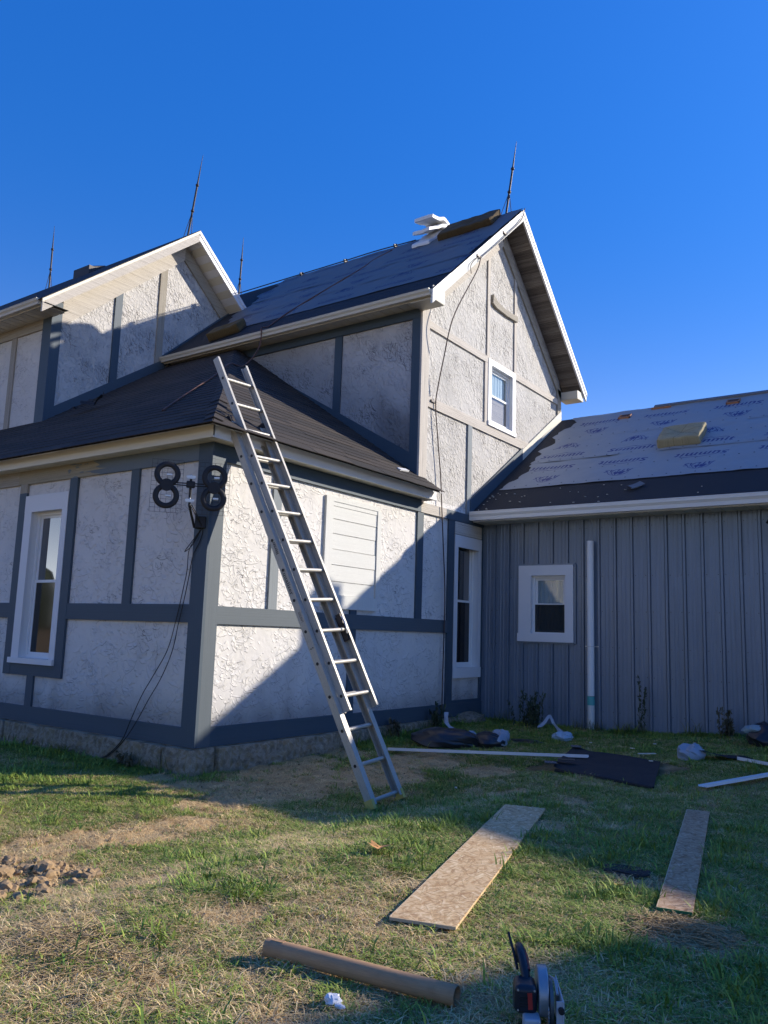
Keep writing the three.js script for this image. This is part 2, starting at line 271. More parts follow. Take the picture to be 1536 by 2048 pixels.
// left gable (F) and the front wall under its eave (G)
mesh('stucco_wall', gridWall(FF, 1.25, 6.03, () => 3.9, (s) => YR - 0.1 - PF * Math.abs(s + ZF), [], (u, v) => { const k = 0.90 + 0.14 * fbm(u, v, 3) - 0.08 * sm(0.1, 0.5, fbm(u * 4, v * 0.8, 15)); return [k, k * 0.99, k * 0.98]; }, 0.14, [3.64]), M.stuccoRough, house);
mesh('stucco_wall', gridWall(FG, -12, XF, () => 3.9, () => 6.0, [], (u, v) => { const k = 0.93 + 0.12 * fbm(u, v, 4); return [k * 0.97, k * 0.97, k * 0.96]; }), M.stucco, house);
// hidden sides that close the house
for (const g of [slab(frame([0, 0, ZR], [-1, 0, 0], [0, 1, 0]), 0, 0.2, 12, 5.9, -0.02, 0), slab(frame([-12, 0, 0], [0, 0, 1], [0, 1, 0]), -8.335, 0.2, -1.25, 5.9, -0.02, 0), slab(frame([-10, 0, 0], [0, 0, 1], [0, 1, 0]), -1.25, 0.2, 0, 3.2, -0.02, 0)]) mesh('rear_wall', g, M.stuccoRearless ?? std({ color: lin(0.6, 0.58, 0.55), roughness: 0.95 }), house);
// foundation: lumpy parged stone in blocks
function rubble(w, h, d, seed) { const g = softBox(w, h, d, Math.ceil(w / 0.06), 10, Math.ceil(d / 0.06), 0.02), p = g.attributes.position, r = seed; for (let i = 0; i < p.count; i++) { const x = p.getX(i), y = p.getY(i), z = p.getZ(i), n = 0.03 * fbm(x * 5 + r, y * 6 + z * 5, r); p.setXYZ(i, x + n, y + n * 0.6, z + n); } const uv = g.attributes.uv; for (let i = 0; i < uv.count; i++) uv.setXY(i, p.getX(i) + p.getZ(i) + r, p.getY(i)); g.computeVertexNormals(); return g; }
let fx = 0.05; const fr = rng(77);
for (let i = 0; fx > -9.5; i++) { const w = i === 0 ? 0.42 : 1.0 + fr() * 1.4; const m = mesh('foundation_stone', rubble(w - 0.004, 0.62, 0.3, i + 1), M.concrete, house); m.position.set(fx - w / 2, -0.068, -0.08 + fr() * 0.02); fx -= w; }
let fz = -0.24;
for (let i = 0; fz > -5.4; i++) { const w = 0.9 + fr() * 1.4; const m = mesh('foundation_stone', rubble(0.3, 0.62, w - 0.004, i + 40), M.concrete, house); m.position.set(-0.085 + fr() * 0.02, -0.068, fz - w / 2); fz -= w; }
// ---- trims on A ----
bd(FA, M.slateu, -10, 0.25, -0.165, 0.422); bd(FA, M.slateu, -2.16, 1.40, -0.165, 1.574); bd(FA, M.slateu, -10, 1.40, -3.313, 1.574);
bd(FA, M.slatev, -0.165, 0.25, 0.034, 2.985, 0.034); bd(FA, M.slatev, -1.212, 1.574, -1.08, 2.985, 0.026);
bd(FA, M.slatev, -2.302, 0.757, -2.16, 2.985, 0.03); bd(FA, M.slatev, -3.313, 0.757, -3.168, 2.88, 0.03); bd(FA, M.tanv, -3.313, 2.88, -3.168, 2.985, 0.03);
bd(FA, M.slatev, -2.814, 0.422, -2.685, 0.757, 0.026); bd(FA, M.slateu, -3.168, 0.757, -2.302, 0.885, 0.027);
bd(FA, M.slatev, -4.4, 1.574, -4.27, 2.985, 0.026);
// frieze: bare tan wood on the left, painted on the right with a ragged paint edge
const frC = canvas(1024, 64, (ctx, w, h) => { ctx.fillStyle = 'rgb(150,142,122)'; ctx.fillRect(0, 0, w, h); const r = rng(91); for (let i = 0; i < 300; i++) { ctx.globalAlpha = 0.16; ctx.fillStyle = i % 2 ? '#6d6350' : '#b9b096'; ctx.fillRect(r() * w, r() * h, 40 + r() * 200, 1 + r() * 2); } ctx.globalAlpha = 1; ctx.fillStyle = 'rgb(103,115,124)'; ctx.beginPath(); ctx.moveTo(w, 0); ctx.lineTo(500, 0); for (let y = 0; y <= h; y += 4) ctx.lineTo(470 + 150 * (y / h) * (y / h) + (r() - 0.5) * 46 - (y > 40 ? 110 : 0), y); ctx.lineTo(w, h); ctx.fill(); for (let i = 0; i < 14; i++) { ctx.beginPath(); ctx.ellipse(330 + r() * 120, r() * h, 4 + r() * 14, 2 + r() * 4, 0, 0, 7); ctx.fill(); } grit(ctx, w, h, 0.1, 92); });
const frT = tex(frC, true, 3.2, 0.165); frT.offset.set(3.366 / 3.2, -2.985 / 0.165);
mesh('trim_board', slab(FA, -3.366, 2.985, -0.166, 3.15, 0.001, 0.031), std({ map: frT, roughness: 0.8 }), house);
bd(FA, M.tanu, -10, 2.985, -3.366, 3.15, 0.031); bd(FA, M.slateu, -0.166, 2.985, 0.036, 3.15, 0.036);
// ---- trims on B ----
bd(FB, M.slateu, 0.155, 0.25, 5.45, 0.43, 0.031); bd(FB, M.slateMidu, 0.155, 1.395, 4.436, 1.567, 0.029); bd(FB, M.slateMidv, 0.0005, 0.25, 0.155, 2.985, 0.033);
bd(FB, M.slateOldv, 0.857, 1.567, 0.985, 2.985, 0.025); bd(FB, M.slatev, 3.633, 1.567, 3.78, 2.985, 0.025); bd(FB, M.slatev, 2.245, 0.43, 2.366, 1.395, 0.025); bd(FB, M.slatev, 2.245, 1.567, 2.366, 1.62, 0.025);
bd(FB, M.slatev, 4.436, 0.43, 4.60, 2.985, 0.027); bd(FB, M.slateu, 0.0005, 2.985, 3.70, 3.15, 0.034); bd(FB, M.bleachu, 3.70, 2.985, 4.35, 3.12, 0.034); bd(FB, M.slateu, 4.35, 2.985, 5.45, 3.12, 0.034);
bd(FB, M.slatev, 5.385, 0.43, 5.45, 2.985, 0.022); bd(FB, M.slateu, 4.60, 0.43, 5.385, 0.47, 0.022);
// ---- trims on C ----
bd(FB, M.bleachv, 3.609, 3.3, 3.80, 5.9, 0.033); bd(FB, M.bleachu, 3.80, 5.605, 8.2, 5.71, 0.027); bd(FB, M.bleachu, 3.80, 4.475, 7.1, 4.62, 0.027);
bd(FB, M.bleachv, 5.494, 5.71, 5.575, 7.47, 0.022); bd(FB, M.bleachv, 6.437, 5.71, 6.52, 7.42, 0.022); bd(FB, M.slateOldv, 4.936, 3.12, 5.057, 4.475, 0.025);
bd(FB, M.bleachv, 5.435, 4.62, 5.53, 5.605, 0.024); bd(FB, M.tanv, 8.19, 4.9, 8.34, 5.9, 0.03);
{ const g = prism(FB, [[5.62, 6.63], [5.75, 6.59], [6.1, 6.58], [6.5, 6.60], [6.5, 6.70], [6.1, 6.67], [5.8, 6.70], [5.64, 6.78]], 0.001, 0.05); mesh('trim_board', g, M.tanu, house).userData.label = 'sagging loose board between two battens'; }
mesh('trim_board', prism(FB, [[8.335, 5.72], [8.335, 5.9], [6.0, 7.93], [5.99, 7.75]], 0.001, 0.03), M.tanu, house);
mesh('trim_board', prism(FB, [[3.80, 5.84], [3.80, 6.0], [5.98, 7.93], [5.99, 7.75]], 0.001, 0.03), M.bleachu, house);
// flashing boards where the addition's roof meets the gable
const eY = (s) => ERY - EP * (ERZ * -1 - s); // height of the addition roof at depth s
mesh('trim_board', prism(FB, [[5.02, eY(5.02)], [6.75, eY(6.75)], [6.75, eY(6.75) + 0.22], [5.02, eY(5.02) + 0.22]], 0.002, 0.036), M.slateu, house);
mesh('trim_board', prism(FB, [[6.75, eY(6.75)], [8.34, eY(8.34)], [8.34, eY(8.34) + 0.19], [6.75, eY(6.75) + 0.19]], 0.002, 0.037), M.creamDirty, house);
// ---- trims on D ----
bd(FD, M.slatev, -0.138, 3.3, -0.001, 5.70, 0.033); bd(FD, M.slateu, -3.6, 5.70, -0.001, 5.835, 0.036); bd(FD, M.slatev, -1.522, 4.4, -1.389, 5.70, 0.026);
mesh('trim_board', prism(FD, [[-0.138, hipY(-0.138) + 0.0], [-0.138, hipY(-0.138) + 0.235], [-3.45, 5.70], [-3.60, 5.70]], 0.001, 0.031), M.slateu, house);
// ---- trims on F and G ----
bd(FF, M.slatev, 1.218, 4.2, 1.385, 6.2, 0.033); bd(FG, M.slatev, -5.32, 4.2, XF - 0.001, 5.935, 0.03);
bd(FF, M.slatev, 2.305, 4.6, 2.44, 7.2, 0.024).userData.label = 'batten painted slate blue, bleached towards its top';
bd(FF, M.tanv, 3.16, 5.6, 3.30, 7.6, 0.024);
mesh('trim_board', prism(FF, [[1.385, 5.83], [1.385, 6.24], [3.64, 8.12], [3.64, 7.83]], 0.001, 0.03), M.bleachu, house);
mesh('trim_board', prism(FF, [[3.64, 7.83], [3.64, 8.10], [4.9, 7.08], [4.75, 6.92]], 0.001, 0.03), M.tanu, house);
const hipA = (s) => HY + HP * (HE + s); // height of the hip front slope at z = -s
mesh('trim_board', prism(FF, [[1.3, hipA(1.3) - 0.05], [3.38, hipA(3.38) - 0.05], [3.38, hipA(3.38) + 0.17], [1.3, hipA(1.3) + 0.17]], 0.001, 0.031), M.slateu, house);
mesh('trim_board', prism(FF, [[3.30, 5.72], [4.85, 7.1], [4.85, 7.32], [3.30, 5.95]], 0.001, 0.0305), M.slateu, house);
bd(FG, M.tanu, -12, 5.78, -5.32, 5.935, 0.03); bd(FG, M.tanv, -6.17, 4.2, -6.04, 5.78, 0.024); bd(FG, M.slatev, -7.4, 4.2, -7.27, 5.78, 0.024);
// ---- windows ----
function sashWindow(f, a, b, c, d, o) { // opening a..c by b..d
  const w = group('window', house);
  const put = (n, g, m) => mesh(n, g, m, w), dp = o.deep ?? 0.07, t = o.t ?? 0.035;
  for (const [x0, y0, x1, y1] of [[a - 0.012, b, a, d], [c, b, c + 0.012, d], [a, d, c, d + 0.012], [a, b - 0.012, c, b]]) put('jamb', slab(f, x0, y0, x1, y1, -dp - 0.05, 0.002), o.jamb ?? M.vinyl);
  const F = 0.035;
  for (const [x0, y0, x1, y1] of [[a, b, a + F, d], [c - F, b, c, d], [a + F, d - F, c - F, d], [a + F, b, c - F, b + F]]) put('frame', slab(f, x0, y0, x1, y1, -dp - 0.04, -dp + 0.012), M.vinyl);
  const m = o.meet ?? (b + d) / 2, s = 0.032;
  for (const [k, y0, y1, z] of [[0, m - 0.016, d - F, -dp - 0.014], [1, b + F, m + 0.016, -dp]]) {
    const x0 = a + F, x1 = c - F, sg = [[x0, y0, x0 + s, y1], [x1 - s, y0, x1, y1], [x0 + s, y1 - s, x1 - s, y1], [x0 + s, y0, x1 - s, y0 + s]];
    put('sash', merge(sg.map(q => slab(f, ...q, z - 0.013, z))), M.vinyl);
    const P = at(f, (x0 + x1) / 2, (y0 + y1) / 2, z - 0.007), g = new THREE.PlaneGeometry(x1 - x0 - 2 * s, y1 - y0 - 2 * s);
    g.applyMatrix4(new THREE.Matrix4().makeBasis(f.u, f.v, f.n)); g.translate(P.x, P.y, P.z); put('pane', g, o.curtain ? M.glass : k ? M.glassScreen : M.glassDark);
  }
  // dark room behind
  const R = [slab(f, a - 0.5, b - 0.6, c + 0.5, d + 0.3, -1.3, -1.28), slab(f, a - 0.52, b - 0.6, a - 0.5, d + 0.3, -1.28, -0.16), slab(f, c + 0.5, b - 0.6, c + 0.52, d + 0.3, -1.28, -0.16), slab(f, a - 0.5, b - 0.62, c + 0.5, b - 0.6, -1.28, -0.16), slab(f, a - 0.5, d + 0.3, c + 0.5, d + 0.32, -1.28, -0.16)];
  put('room_lining', merge(R), M.interior);
  if (o.curtain) put('curtain', drape(f, a + 0.03, o.lower ? m : b + 0.02, c - 0.03, d - 0.02, -dp - 0.046), o.curtain);
  if (o.lower) put('board', slab(f, a + 0.03, b + 0.02, c - 0.03, m, -dp - 0.05, -dp - 0.032), o.lower);
  if (o.screen) put('insect_screen', slab(f, a + F, b + F, c - F, m, -dp + 0.004, -dp + 0.006), o.screen);
  for (const [n, q, tt, mt] of o.casing) put(n, slab(f, ...q, 0.001, tt), mt ?? M.white);
  return w;
}
function drape(f, a, b, c, d, z) { const P = [], U = [], I = [], n = 40; for (let i = 0; i <= n; i++) for (const v of [b, d]) { const u = a + (c - a) * i / n, q = at(f, u, v, z + 0.008 * Math.sin(i * 1.1) + 0.004 * Math.sin(i * 2.7)); P.push(q.x, q.y, q.z); U.push(u, v); } for (let i = 0; i < n; i++) { const k = i * 2; I.push(k, k + 2, k + 3, k, k + 3, k + 1); } const g = new THREE.BufferGeometry(); g.setAttribute('position', new THREE.Float32BufferAttribute(P, 3)); g.setAttribute('uv', new THREE.Float32BufferAttribute(U, 2)); g.setIndex(I); g.computeVertexNormals(); return g; }
sashWindow(FA, -3.02, 0.95, -2.41, 2.64, { meet: 1.83, casing: [['casing', [-3.166, 2.64, -2.307, 2.838], 0.036], ['casing', [-3.166, 0.95, -3.02, 2.64], 0.034], ['casing', [-2.41, 0.95, -2.307, 2.64], 0.034], ['sill', [-3.19, 0.888, -2.30, 0.95], 0.06]] });
sashWindow(FB, 4.70, 0.92, 5.30, 2.76, { meet: 1.86, casing: [['casing', [4.604, 2.62, 5.384, 2.79], 0.036], ['casing', [4.604, 0.92, 4.70, 2.62], 0.034], ['casing', [5.30, 0.92, 5.384, 2.62], 0.034], ['sill', [4.604, 0.775, 5.384, 0.92], 0.045], ['casing', [4.604, 2.80, 5.384, 2.98], 0.03, M.stuccoFlat ?? M.bleachu]] });
sashWindow(FB, 5.63, 4.68, 6.36, 5.60, { meet: 5.15, curtain: M.paneReflect, lower: M.tanu, deep: 0.04, casing: [['casing', [5.53, 5.60, 6.47, 5.69], 0.036], ['casing', [5.53, 4.68, 5.63, 5.60], 0.035], ['casing', [6.36, 4.68, 6.47, 5.60], 0.035], ['sill', [5.52, 4.61, 6.48, 4.68], 0.05]] });  // curtain here is a pale sheet painted as the upper pane reflection
// boarded opening of white planks
{
  const w = group('boarded_opening', house);
  for (const q of [[1.72, 2.85, 2.76, 2.905], [1.72, 1.62, 2.76, 1.775], [1.72, 1.775, 1.85, 2.85], [2.72, 1.775, 2.80, 2.85]]) mesh('casing', slab(FB, ...q, 0.001, 0.034), M.plankv, w);
  const ys = [1.775, 1.93, 2.12, 2.30, 2.48, 2.65, 2.80];
  for (let i = 0; i < 6; i++) mesh('plank', slab(FB, 1.853 + 0.002 * (i % 2), ys[i] + 0.003, 2.717, ys[i + 1] - 0.004, 0.001, 0.014 + 0.003 * (i % 3)), M.planku, w);
  mesh('head_strip', slab(FB, 1.85, 2.80, 2.72, 2.85, 0.001, 0.026), M.plankv, w);
}
// ---- soffits (each board its own piece), fascias, gutters ----
function soffit(name, n, make, mats, parent) { const g = group(name, parent ?? house); for (let i = 0; i < n; i++) mesh('soffit_board', make(i), mats[i % mats.length], g); return g; }
const V2 = [M.cream, std({ color: lin(0.61, 0.575, 0.465), roughness: 0.5 }), M.cream, std({ color: lin(0.64, 0.61, 0.505), roughness: 0.55 })];
const slot = std({ color: lin(0.10, 0.095, 0.08), roughness: 0.9 });
const SO = 0.185;
soffit('eave_soffit', 66, (i) => box(0.139, 0.012, SO, 0.21 - (i + 0.5) * 0.15, 3.156 + 0.0015 * (i % 2), SO / 2), V2);
soffit('eave_soffit', 24, (i) => box(SO, 0.012, 0.139, SO / 2, 3.156 + 0.0015 * (i % 2), -(i + 0.5) * 0.15 - 0.005), V2);
mesh('soffit_backing', merge([box(10.2, 0.006, SO, -4.9, 3.168, SO / 2), box(SO, 0.006, 3.7, SO / 2, 3.1705, -1.85)]), slot, house);
soffit('eave_soffit', 36, (i) => box(0.139, 0.012, 0.30, 0.33 - (i + 0.5) * 0.15, 5.845 + 0.0015 * (i % 2), ZD + 0.15), V2);
soffit('eave_soffit', 36, (i) => box(0.139, 0.012, 0.38, XF + 0.33 - (i + 0.5) * 0.15, 5.945 + 0.0015 * (i % 2), ZG + 0.19), [M.creamDirty, V2[1]]);
mesh('soffit_backing', merge([box(5.5, 0.006, 0.30, -2.4, 5.858, ZD + 0.15), box(6, 0.006, 0.38, XF - 2.6, 5.958, ZG + 0.19)]), slot, house);
const fascia = (g, m, n = 'fascia_board') => mesh(n, g, m, house);
fascia(slab(frame([0, 0, SO + 0.02], [1, 0, 0], [0, 1, 0]), -10, 3.148, SO + 0.02, 3.262, -0.02, 0), M.cream);
fascia(slab(frame([SO + 0.02, 0, 0], [0, 0, -1], [0, 1, 0]), -SO - 0.018, 3.148, 3.80, 3.262, -0.02, 0), M.white);
fascia(slab(frame([SO + 0.026, 0, 0], [0, 0, -1], [0, 1, 0]), -SO - 0.024, 3.140, 3.80, 3.156, -0.03, 0.006), M.white, 'fascia_lip');
fascia(slab(frame([0, 0, SO + 0.026], [1, 0, 0], [0, 1, 0]), -10, 3.140, SO + 0.02, 3.156, -0.03, 0.006), M.cream, 'fascia_lip');
fascia(prism(frame([0, 0, -3.80], [1, 0, 0], [0, 1, 0]), [[0.001, 3.148], [SO, 3.148], [SO, 3.262], [0.001, 3.43]], -0.015, 0), M.white, 'fascia_end');
// K-style gutter swept along x
function gutter(x0, x1, yTop, zBack, h, w, mat, parent = house) {
  const f = { o: V(0, 0, 0), u: V(0, 0, 1), v: V(0, 1, 0), n: V(1, 0, 0) };
  const L = [[zBack, yTop], [zBack, yTop - h], [zBack + w * 0.62, yTop - h], [zBack + w * 0.70, yTop - h * 0.62], [zBack + w * 0.92, yTop - h * 0.34], [zBack + w * 0.95, yTop - h * 0.10], [zBack + w, yTop - h * 0.08], [zBack + w, yTop]];
  const fr2 = { o: V(0, 0, 0), u: V(0, 0, -1), v: V(0, 1, 0), n: V(1, 0, 0) };
  const g = prism(fr2, L.map(([z, y]) => [-z, y]), x0, x1);
  return mesh('gutter', g, mat, parent);
}
gutter(XF + 0.02, 0.352, 5.912, ZD + 0.30, 0.085, 0.10, M.cream);
gutter(-12, XF + 0.30, 6.02, ZG + 0.37, 0.085, 0.10, M.creamDirty);
fascia(box(5.45, 0.11, 0.018, -2.38, 5.868, ZD + 0.29), M.creamDirty); fascia(box(6.9, 0.11, 0.018, XF - 3.1, 5.976, ZG + 0.36), M.creamDirty);
mesh('eave_return', merge([box(0.36, 0.012, 0.30, 0.185, 5.80, ZD + 0.16), box(0.016, 0.18, 0.30, 0.36, 5.89, ZD + 0.16)]), M.creamDirty, house);
mesh('eave_return', merge([box(0.34, 0.14, 0.28, 0.18, 5.80, ZR - 0.14), box(0.34, 0.012, 0.28, 0.18, 5.72, ZR - 0.14)]), M.creamDirty, house);
// rakes: boards following the slopes. dir = +1 towards the camera (left), -1 away (right)
function rake(x, zc, dir, s0, s1, drop, t, mat, name = 'rake_board', lift = 0) { const PITCH = zc === ZF ? PF : 0.885; // drop = vertical depth
  const f = frame([x, 0, zc], [0, 0, -1], [0, 1, 0]), y = (s) => YR + lift - PITCH * s;
  return mesh(name, prism(f, [[-dir * s0, y(s0)], [-dir * s1, y(s1)], [-dir * s1, y(s1) - drop], [-dir * s0, y(s0) - drop]], -t, 0), mat, house);
}
for (const [x, zc, e] of [[0.384, ZC, 2.69], [XF + 0.384, ZF, 2.80]]) {
  const lo = zc === ZC ? M.bleachu : M.bleachu;
  rake(x, zc, 1, 0, e, 0.20, 0.03, zc === ZC ? M.plankv : lo); rake(x + 0.010, zc, 1, 0, e + 0.01, zc === ZC ? 0.085 : 0.05, 0.009, zc === ZC ? M.white : M.cream, 'rake_trim', 0.002);
  rake(x, zc, -1, 0, zc === ZC ? 2.69 : 1.28, 0.17, 0.03, M.white); rake(x + 0.010, zc, -1, 0, zc === ZC ? 2.70 : 1.28, 0.07, 0.009, M.white, 'rake_trim', 0.002);
}
// slanted soffits under the rakes, board by board
function rakeSoffit(x, zc, dir, s1, mats, drop, w = 0.135) { const PITCH = zc === ZF ? PF : 0.885;
  const g = group('rake_soffit', house), n = Math.floor(s1 * PL / w);
  for (let i = 0; i < n; i++) {
    const a = i * w / PL, b = ((i + 0.965) * w) / PL, f = frame([x, 0, zc], [0, 0, -1], [0, 1, 0]), y = (s) => YR - drop - PITCH * s, j = 0.002 * (i % 3);
    mesh('soffit_board', prism(f, [[-dir * a, y(a)], [-dir * b, y(b)], [-dir * b, y(b) + 0.012 + j], [-dir * a, y(a) + 0.012 + j]], 0.002, 0.352), mats[i % mats.length], g);
  }
  return g;
}
const oldA = M.soffitOldv, oldB = M.soffitOldv.clone(); oldB.color = lin(0.62, 0.60, 0.57); const oldC = M.soffitOldv.clone(); oldC.color = lin(1.1, 1.08, 1.04);
rakeSoffit(0, ZC, -1, 2.60, [oldA, oldB, oldA, oldC, oldB], 0.155); rakeSoffit(0, ZC, 1, 2.60, [oldA], 0.155);
rakeSoffit(XF, ZF, -1, 1.25, [M.white, M.cream], 0.155, 0.15); rakeSoffit(XF, ZF, 1, 2.6, [M.cream], 0.155, 0.15);
// ---- roofs ----
const shTone = [[0.072, 0.060, 0.053], [0.058, 0.050, 0.046], [0.092, 0.075, 0.063], [0.048, 0.043, 0.041], [0.080, 0.066, 0.057]];
const shC = canvas(512, 512, (ctx, w, h) => { ctx.fillStyle = 'rgb(190,188,186)'; ctx.fillRect(0, 0, w, h); const r = rng(71); for (let i = 0; i < 2600; i++) { ctx.globalAlpha = 0.25; ctx.fillStyle = ['#4a4038', '#e8dccb', '#8d7a66', '#26221f'][i % 4]; ctx.fillRect(r() * w, r() * h, 1 + r() * 4, 1 + r() * 3); } ctx.globalAlpha = 1; grit(ctx, w, h, 0.5, 72); });
M.sh = shTone.map(c => std({ map: tex(shC, true, 0.5, 0.5), bumpMap: tex(shC, false, 0.5, 0.5), bumpScale: 0.003, color: lin(...c), roughness: 0.95 }));
function shingleGeo(f, a0, a1, b0, b1, v0, v1, curl) { // lower edge a0..b0, upper edge a1..b1
  const t0 = 0.0085 + curl * 0.6, P = [], U = [], c = [[a0, v0], [b0, v0], [b1, v1], [a1, v1]];
  const pt = (k, n) => { const q = at(f, c[k][0], c[k][1], n); return [q.x, q.y, q.z]; };
  const up = [pt(0, t0), pt(1, t0), pt(2, 0.004), pt(3, 0.004)], dn = [pt(0, t0 - 0.0075), pt(1, t0 - 0.0075), pt(2, 0.0005), pt(3, 0.0005)];
  const quad = (p, q, r, s, ua) => { P.push(...p, ...q, ...r, ...p, ...r, ...s); U.push(...ua[0], ...ua[1], ...ua[2], ...ua[0], ...ua[2], ...ua[3]); };
  const e = (k) => [c[k][0], c[k][1]];
  quad(up[0], up[1], up[2], up[3], [e(0), e(1), e(2), e(3)]); quad(dn[3], dn[2], dn[1], dn[0], [e(3), e(2), e(1), e(0)]);
  quad(dn[0], dn[1], up[1], up[0], [e(0), e(1), e(1), e(0)]); quad(dn[1], dn[2], up[2], up[1], [e(1), e(2), e(2), e(1)]); quad(dn[3], dn[0], up[0], up[3], [e(3), e(0), e(0), e(3)]);
  return soup(P, U);
}
const hipRoof = group('hip_roof', house);
mesh('roof_deck', merge([prism(FHA, [[-10, 0], [HE, 0], [HE - 4.2 / 1, 4.2 * HL], [-10, 4.2 * HL]], -0.03, 0), prism(FHB, [[-HE, 0], [3.75, 0], [3.75, 4.0 * HL], [-HE + 4.0, 4.0 * HL]], -0.03, 0)]), M.felt, hipRoof);
{
  const list = [], r = rng(101), ex = 0.138, over = 0.07;
  for (const side of ['A', 'B']) for (let k = 0; k < 36; k++) {
    const f = side === 'A' ? FHA : FHB, v0 = k * ex - (k ? 0 : over), v1 = k * ex + ex + 0.012, run0 = Math.max(k * ex, -over) / HL + (k ? 0 : -over / HL), run1 = v1 / HL;
    if (run0 > 4.1) continue;
    const lim = side === 'A' ? [-7.2, HE - run0, HE - run1] : [-HE + run0, run0 < HE ? 3.76 : 3.64, -HE + run1];
    let u = side === 'A' ? lim[0] + r() * 0.3 : lim[0];
    const end = side === 'A' ? lim[1] : lim[1]; let first = true;
    while (u < end - 0.02) {
      let w = 0.40 + r() * 0.36, u1 = Math.min(end, u + w); if (end - u1 < 0.14) u1 = end;
      let a0 = u, a1 = u, b0 = u1, b1 = u1; if (side === 'A' && u1 === end) b1 = Math.max(a1 + 0.01, lim[2]); if (side === 'B' && first) a1 = Math.min(b1 - 0.01, lim[2]);
      const curl = (side === 'B' && r() < 0.25 ? r() * 0.010 : r() * 0.004), mid = at(f, (a0 + b0) / 2, v0);
      const c = mid.clone().sub(camera.position); list.push({ g: shingleGeo(f, a0 + 0.002, a1 + 0.002, b0 - 0.002, b1 - 0.002, v0, v1, curl), m: Math.floor(r() * 5), d: c.length() + (mid.x < -6.2 && side === 'A' ? 50 : 0) + (side === 'A' && mid.y > 5.3 ? 20 : 0) });
      u = u1; first = false;
    }
  }
  list.sort((a, b) => a.d - b.d);
  list.slice(0, 296).forEach(s => mesh('shingle', s.g, M.sh[s.m], hipRoof));
  const rest = list.slice(296); if (rest.length) { for (let m = 0; m < 2; m++) { const q = rest.filter(s => s.m % 2 === m).map(s => s.g); if (q.length) mesh('shingle_courses', merge(q), M.sh[m], hipRoof).userData.kind = 'stuff'; } }
  // hip caps, the lowest ones curled up
  for (let k = 0; k < 22; k++) {
    const s = 0.03 + k * 0.15, c = (t, side, n) => { const run = s + t; const p = V(HE - run, HY + HP * run, HE - run); p.y += n; if (side) { const w = 0.10; p.x += side > 0 ? 0.56 * w / HL : -0.83 * w; p.z += side < 0 ? 0.56 * w / HL : -0.83 * w; p.y -= 0.56 * w * HP / HL; } return p; };
    const curl = k < 5 ? 0.003 + 0.010 * r() : 0.002 * r();
    const A = [c(0, -1, 0.014 + curl), c(0, 0, 0.018 + curl), c(0, 1, 0.014 + curl * 1.3), c(0.2, -1, 0.009), c(0.2, 0, 0.011), c(0.2, 1, 0.009)], P = [], U = [];
    const q = (a, b, cc, d) => { for (const [p, u, v] of [[a, 0, 0], [b, 0.15, 0], [cc, 0.15, 0.2], [a, 0, 0], [cc, 0.15, 0.2], [d, 0, 0.2]]) { P.push(p.x, p.y, p.z); U.push(u, v); } };
    q(A[0], A[1], A[4], A[3]); q(A[1], A[2], A[5], A[4]); const B = A.map(p => p.clone().setY(p.y - 0.008)); q(B[1], B[0], B[3], B[4]); q(B[2], B[1], B[4], B[5]); q(B[0], B[1], A[1], A[0]); q(B[1], B[2], A[2], A[1]);
    mesh('hip_shingle', soup(P, U), M.sh[k % 5], hipRoof);
  }
  mesh('drip_edge', merge([slab(FHA, -10, -0.03, HE - 0.02, 0.05, -0.034, -0.028), slab(FHB, -HE + 0.02, -0.03, 3.78, 0.05, -0.034, -0.028)]), M.white, hipRoof);
}
const mainRoof = group('main_roof', house);
const deckM = std({ color: lin(0.25, 0.2, 0.14), roughness: 0.9 });
mesh('roof_deck', slab(FM, -9.5, 0.0, 0.350, RUN * PL, -0.10, 0.0), deckM, mainRoof);
mesh('roof_deck', slab(frame([0, YR, ZC], [-1, 0, 0], [0, PITCH, 1]), -0.350, -RUN * PL, 9.5, 0, -0.10, 0), M.felt, mainRoof);
mesh('ice_shield', slab(FM, -9.5, 0.005, 0.395, 0.62, 0.002, 0.006), M.felt, mainRoof); mesh('felt_layer', slab(FM, -9.5, 0.6, 0.40, RUN * PL - 0.01, 0.001, 0.004), M.felt, mainRoof);
{ const cs = [[0.60, 1.42, printUp], [1.36, 2.26, printDown], [2.2, RUN * PL + 0.02, printUp]]; cs.forEach(([a, b, c], i) => mesh('underlayment_sheet', gridSheet(FM, -4.55 - 0.12 * i, 0.385 - 0.05 * (i % 2), a, b, 0.009 + 0.004 * i, 0.012, i + 3, 0.22, 80, 16), paper(c, [0.3 * i, -a + 0.02], 0.48), mainRoof)); }
const leftRoof = group('left_roof', house);
mesh('roof_deck', slab(frame([0, YR - PF * 2.8, ZF + 2.8], [1, 0, 0], [0, PF, -1]), -12.2, 0, XF + 0.350, 2.8 * Math.hypot(1, PF), -0.10, 0), deckM, leftRoof);
mesh('roof_deck', slab(frame([0, YR, ZF], [-1, 0, 0], [0, PF, 1]), -XF - 0.350, -1.29 * PL, 12.2, 0, -0.10, 0), M.felt, leftRoof);
mesh('felt_layer', slab(frame([0, YR - PF * 2.8, ZF + 2.8], [1, 0, 0], [0, PF, -1]), -12.2, -0.03, XF + 0.40, 2.8 * Math.hypot(1, PF), 0.001, 0.012), M.felt, leftRoof);
{ // square roof vent on the left roof
  const v = group('roof_vent', leftRoof); const g = new RoundedBoxGeometry(0.46, 0.08, 0.36, 2, 0.03); g.rotateX(Math.atan(PITCH) * 0.55); const m = mesh('vent_hood', g, M.iron, v); m.position.set(-7.55, YR - 0.13, ZF + 0.22);
  mesh('vent_base', box(0.5, 0.2, 0.4), M.iron, v).position.set(-7.55, YR - 0.27, ZF + 0.25);
}

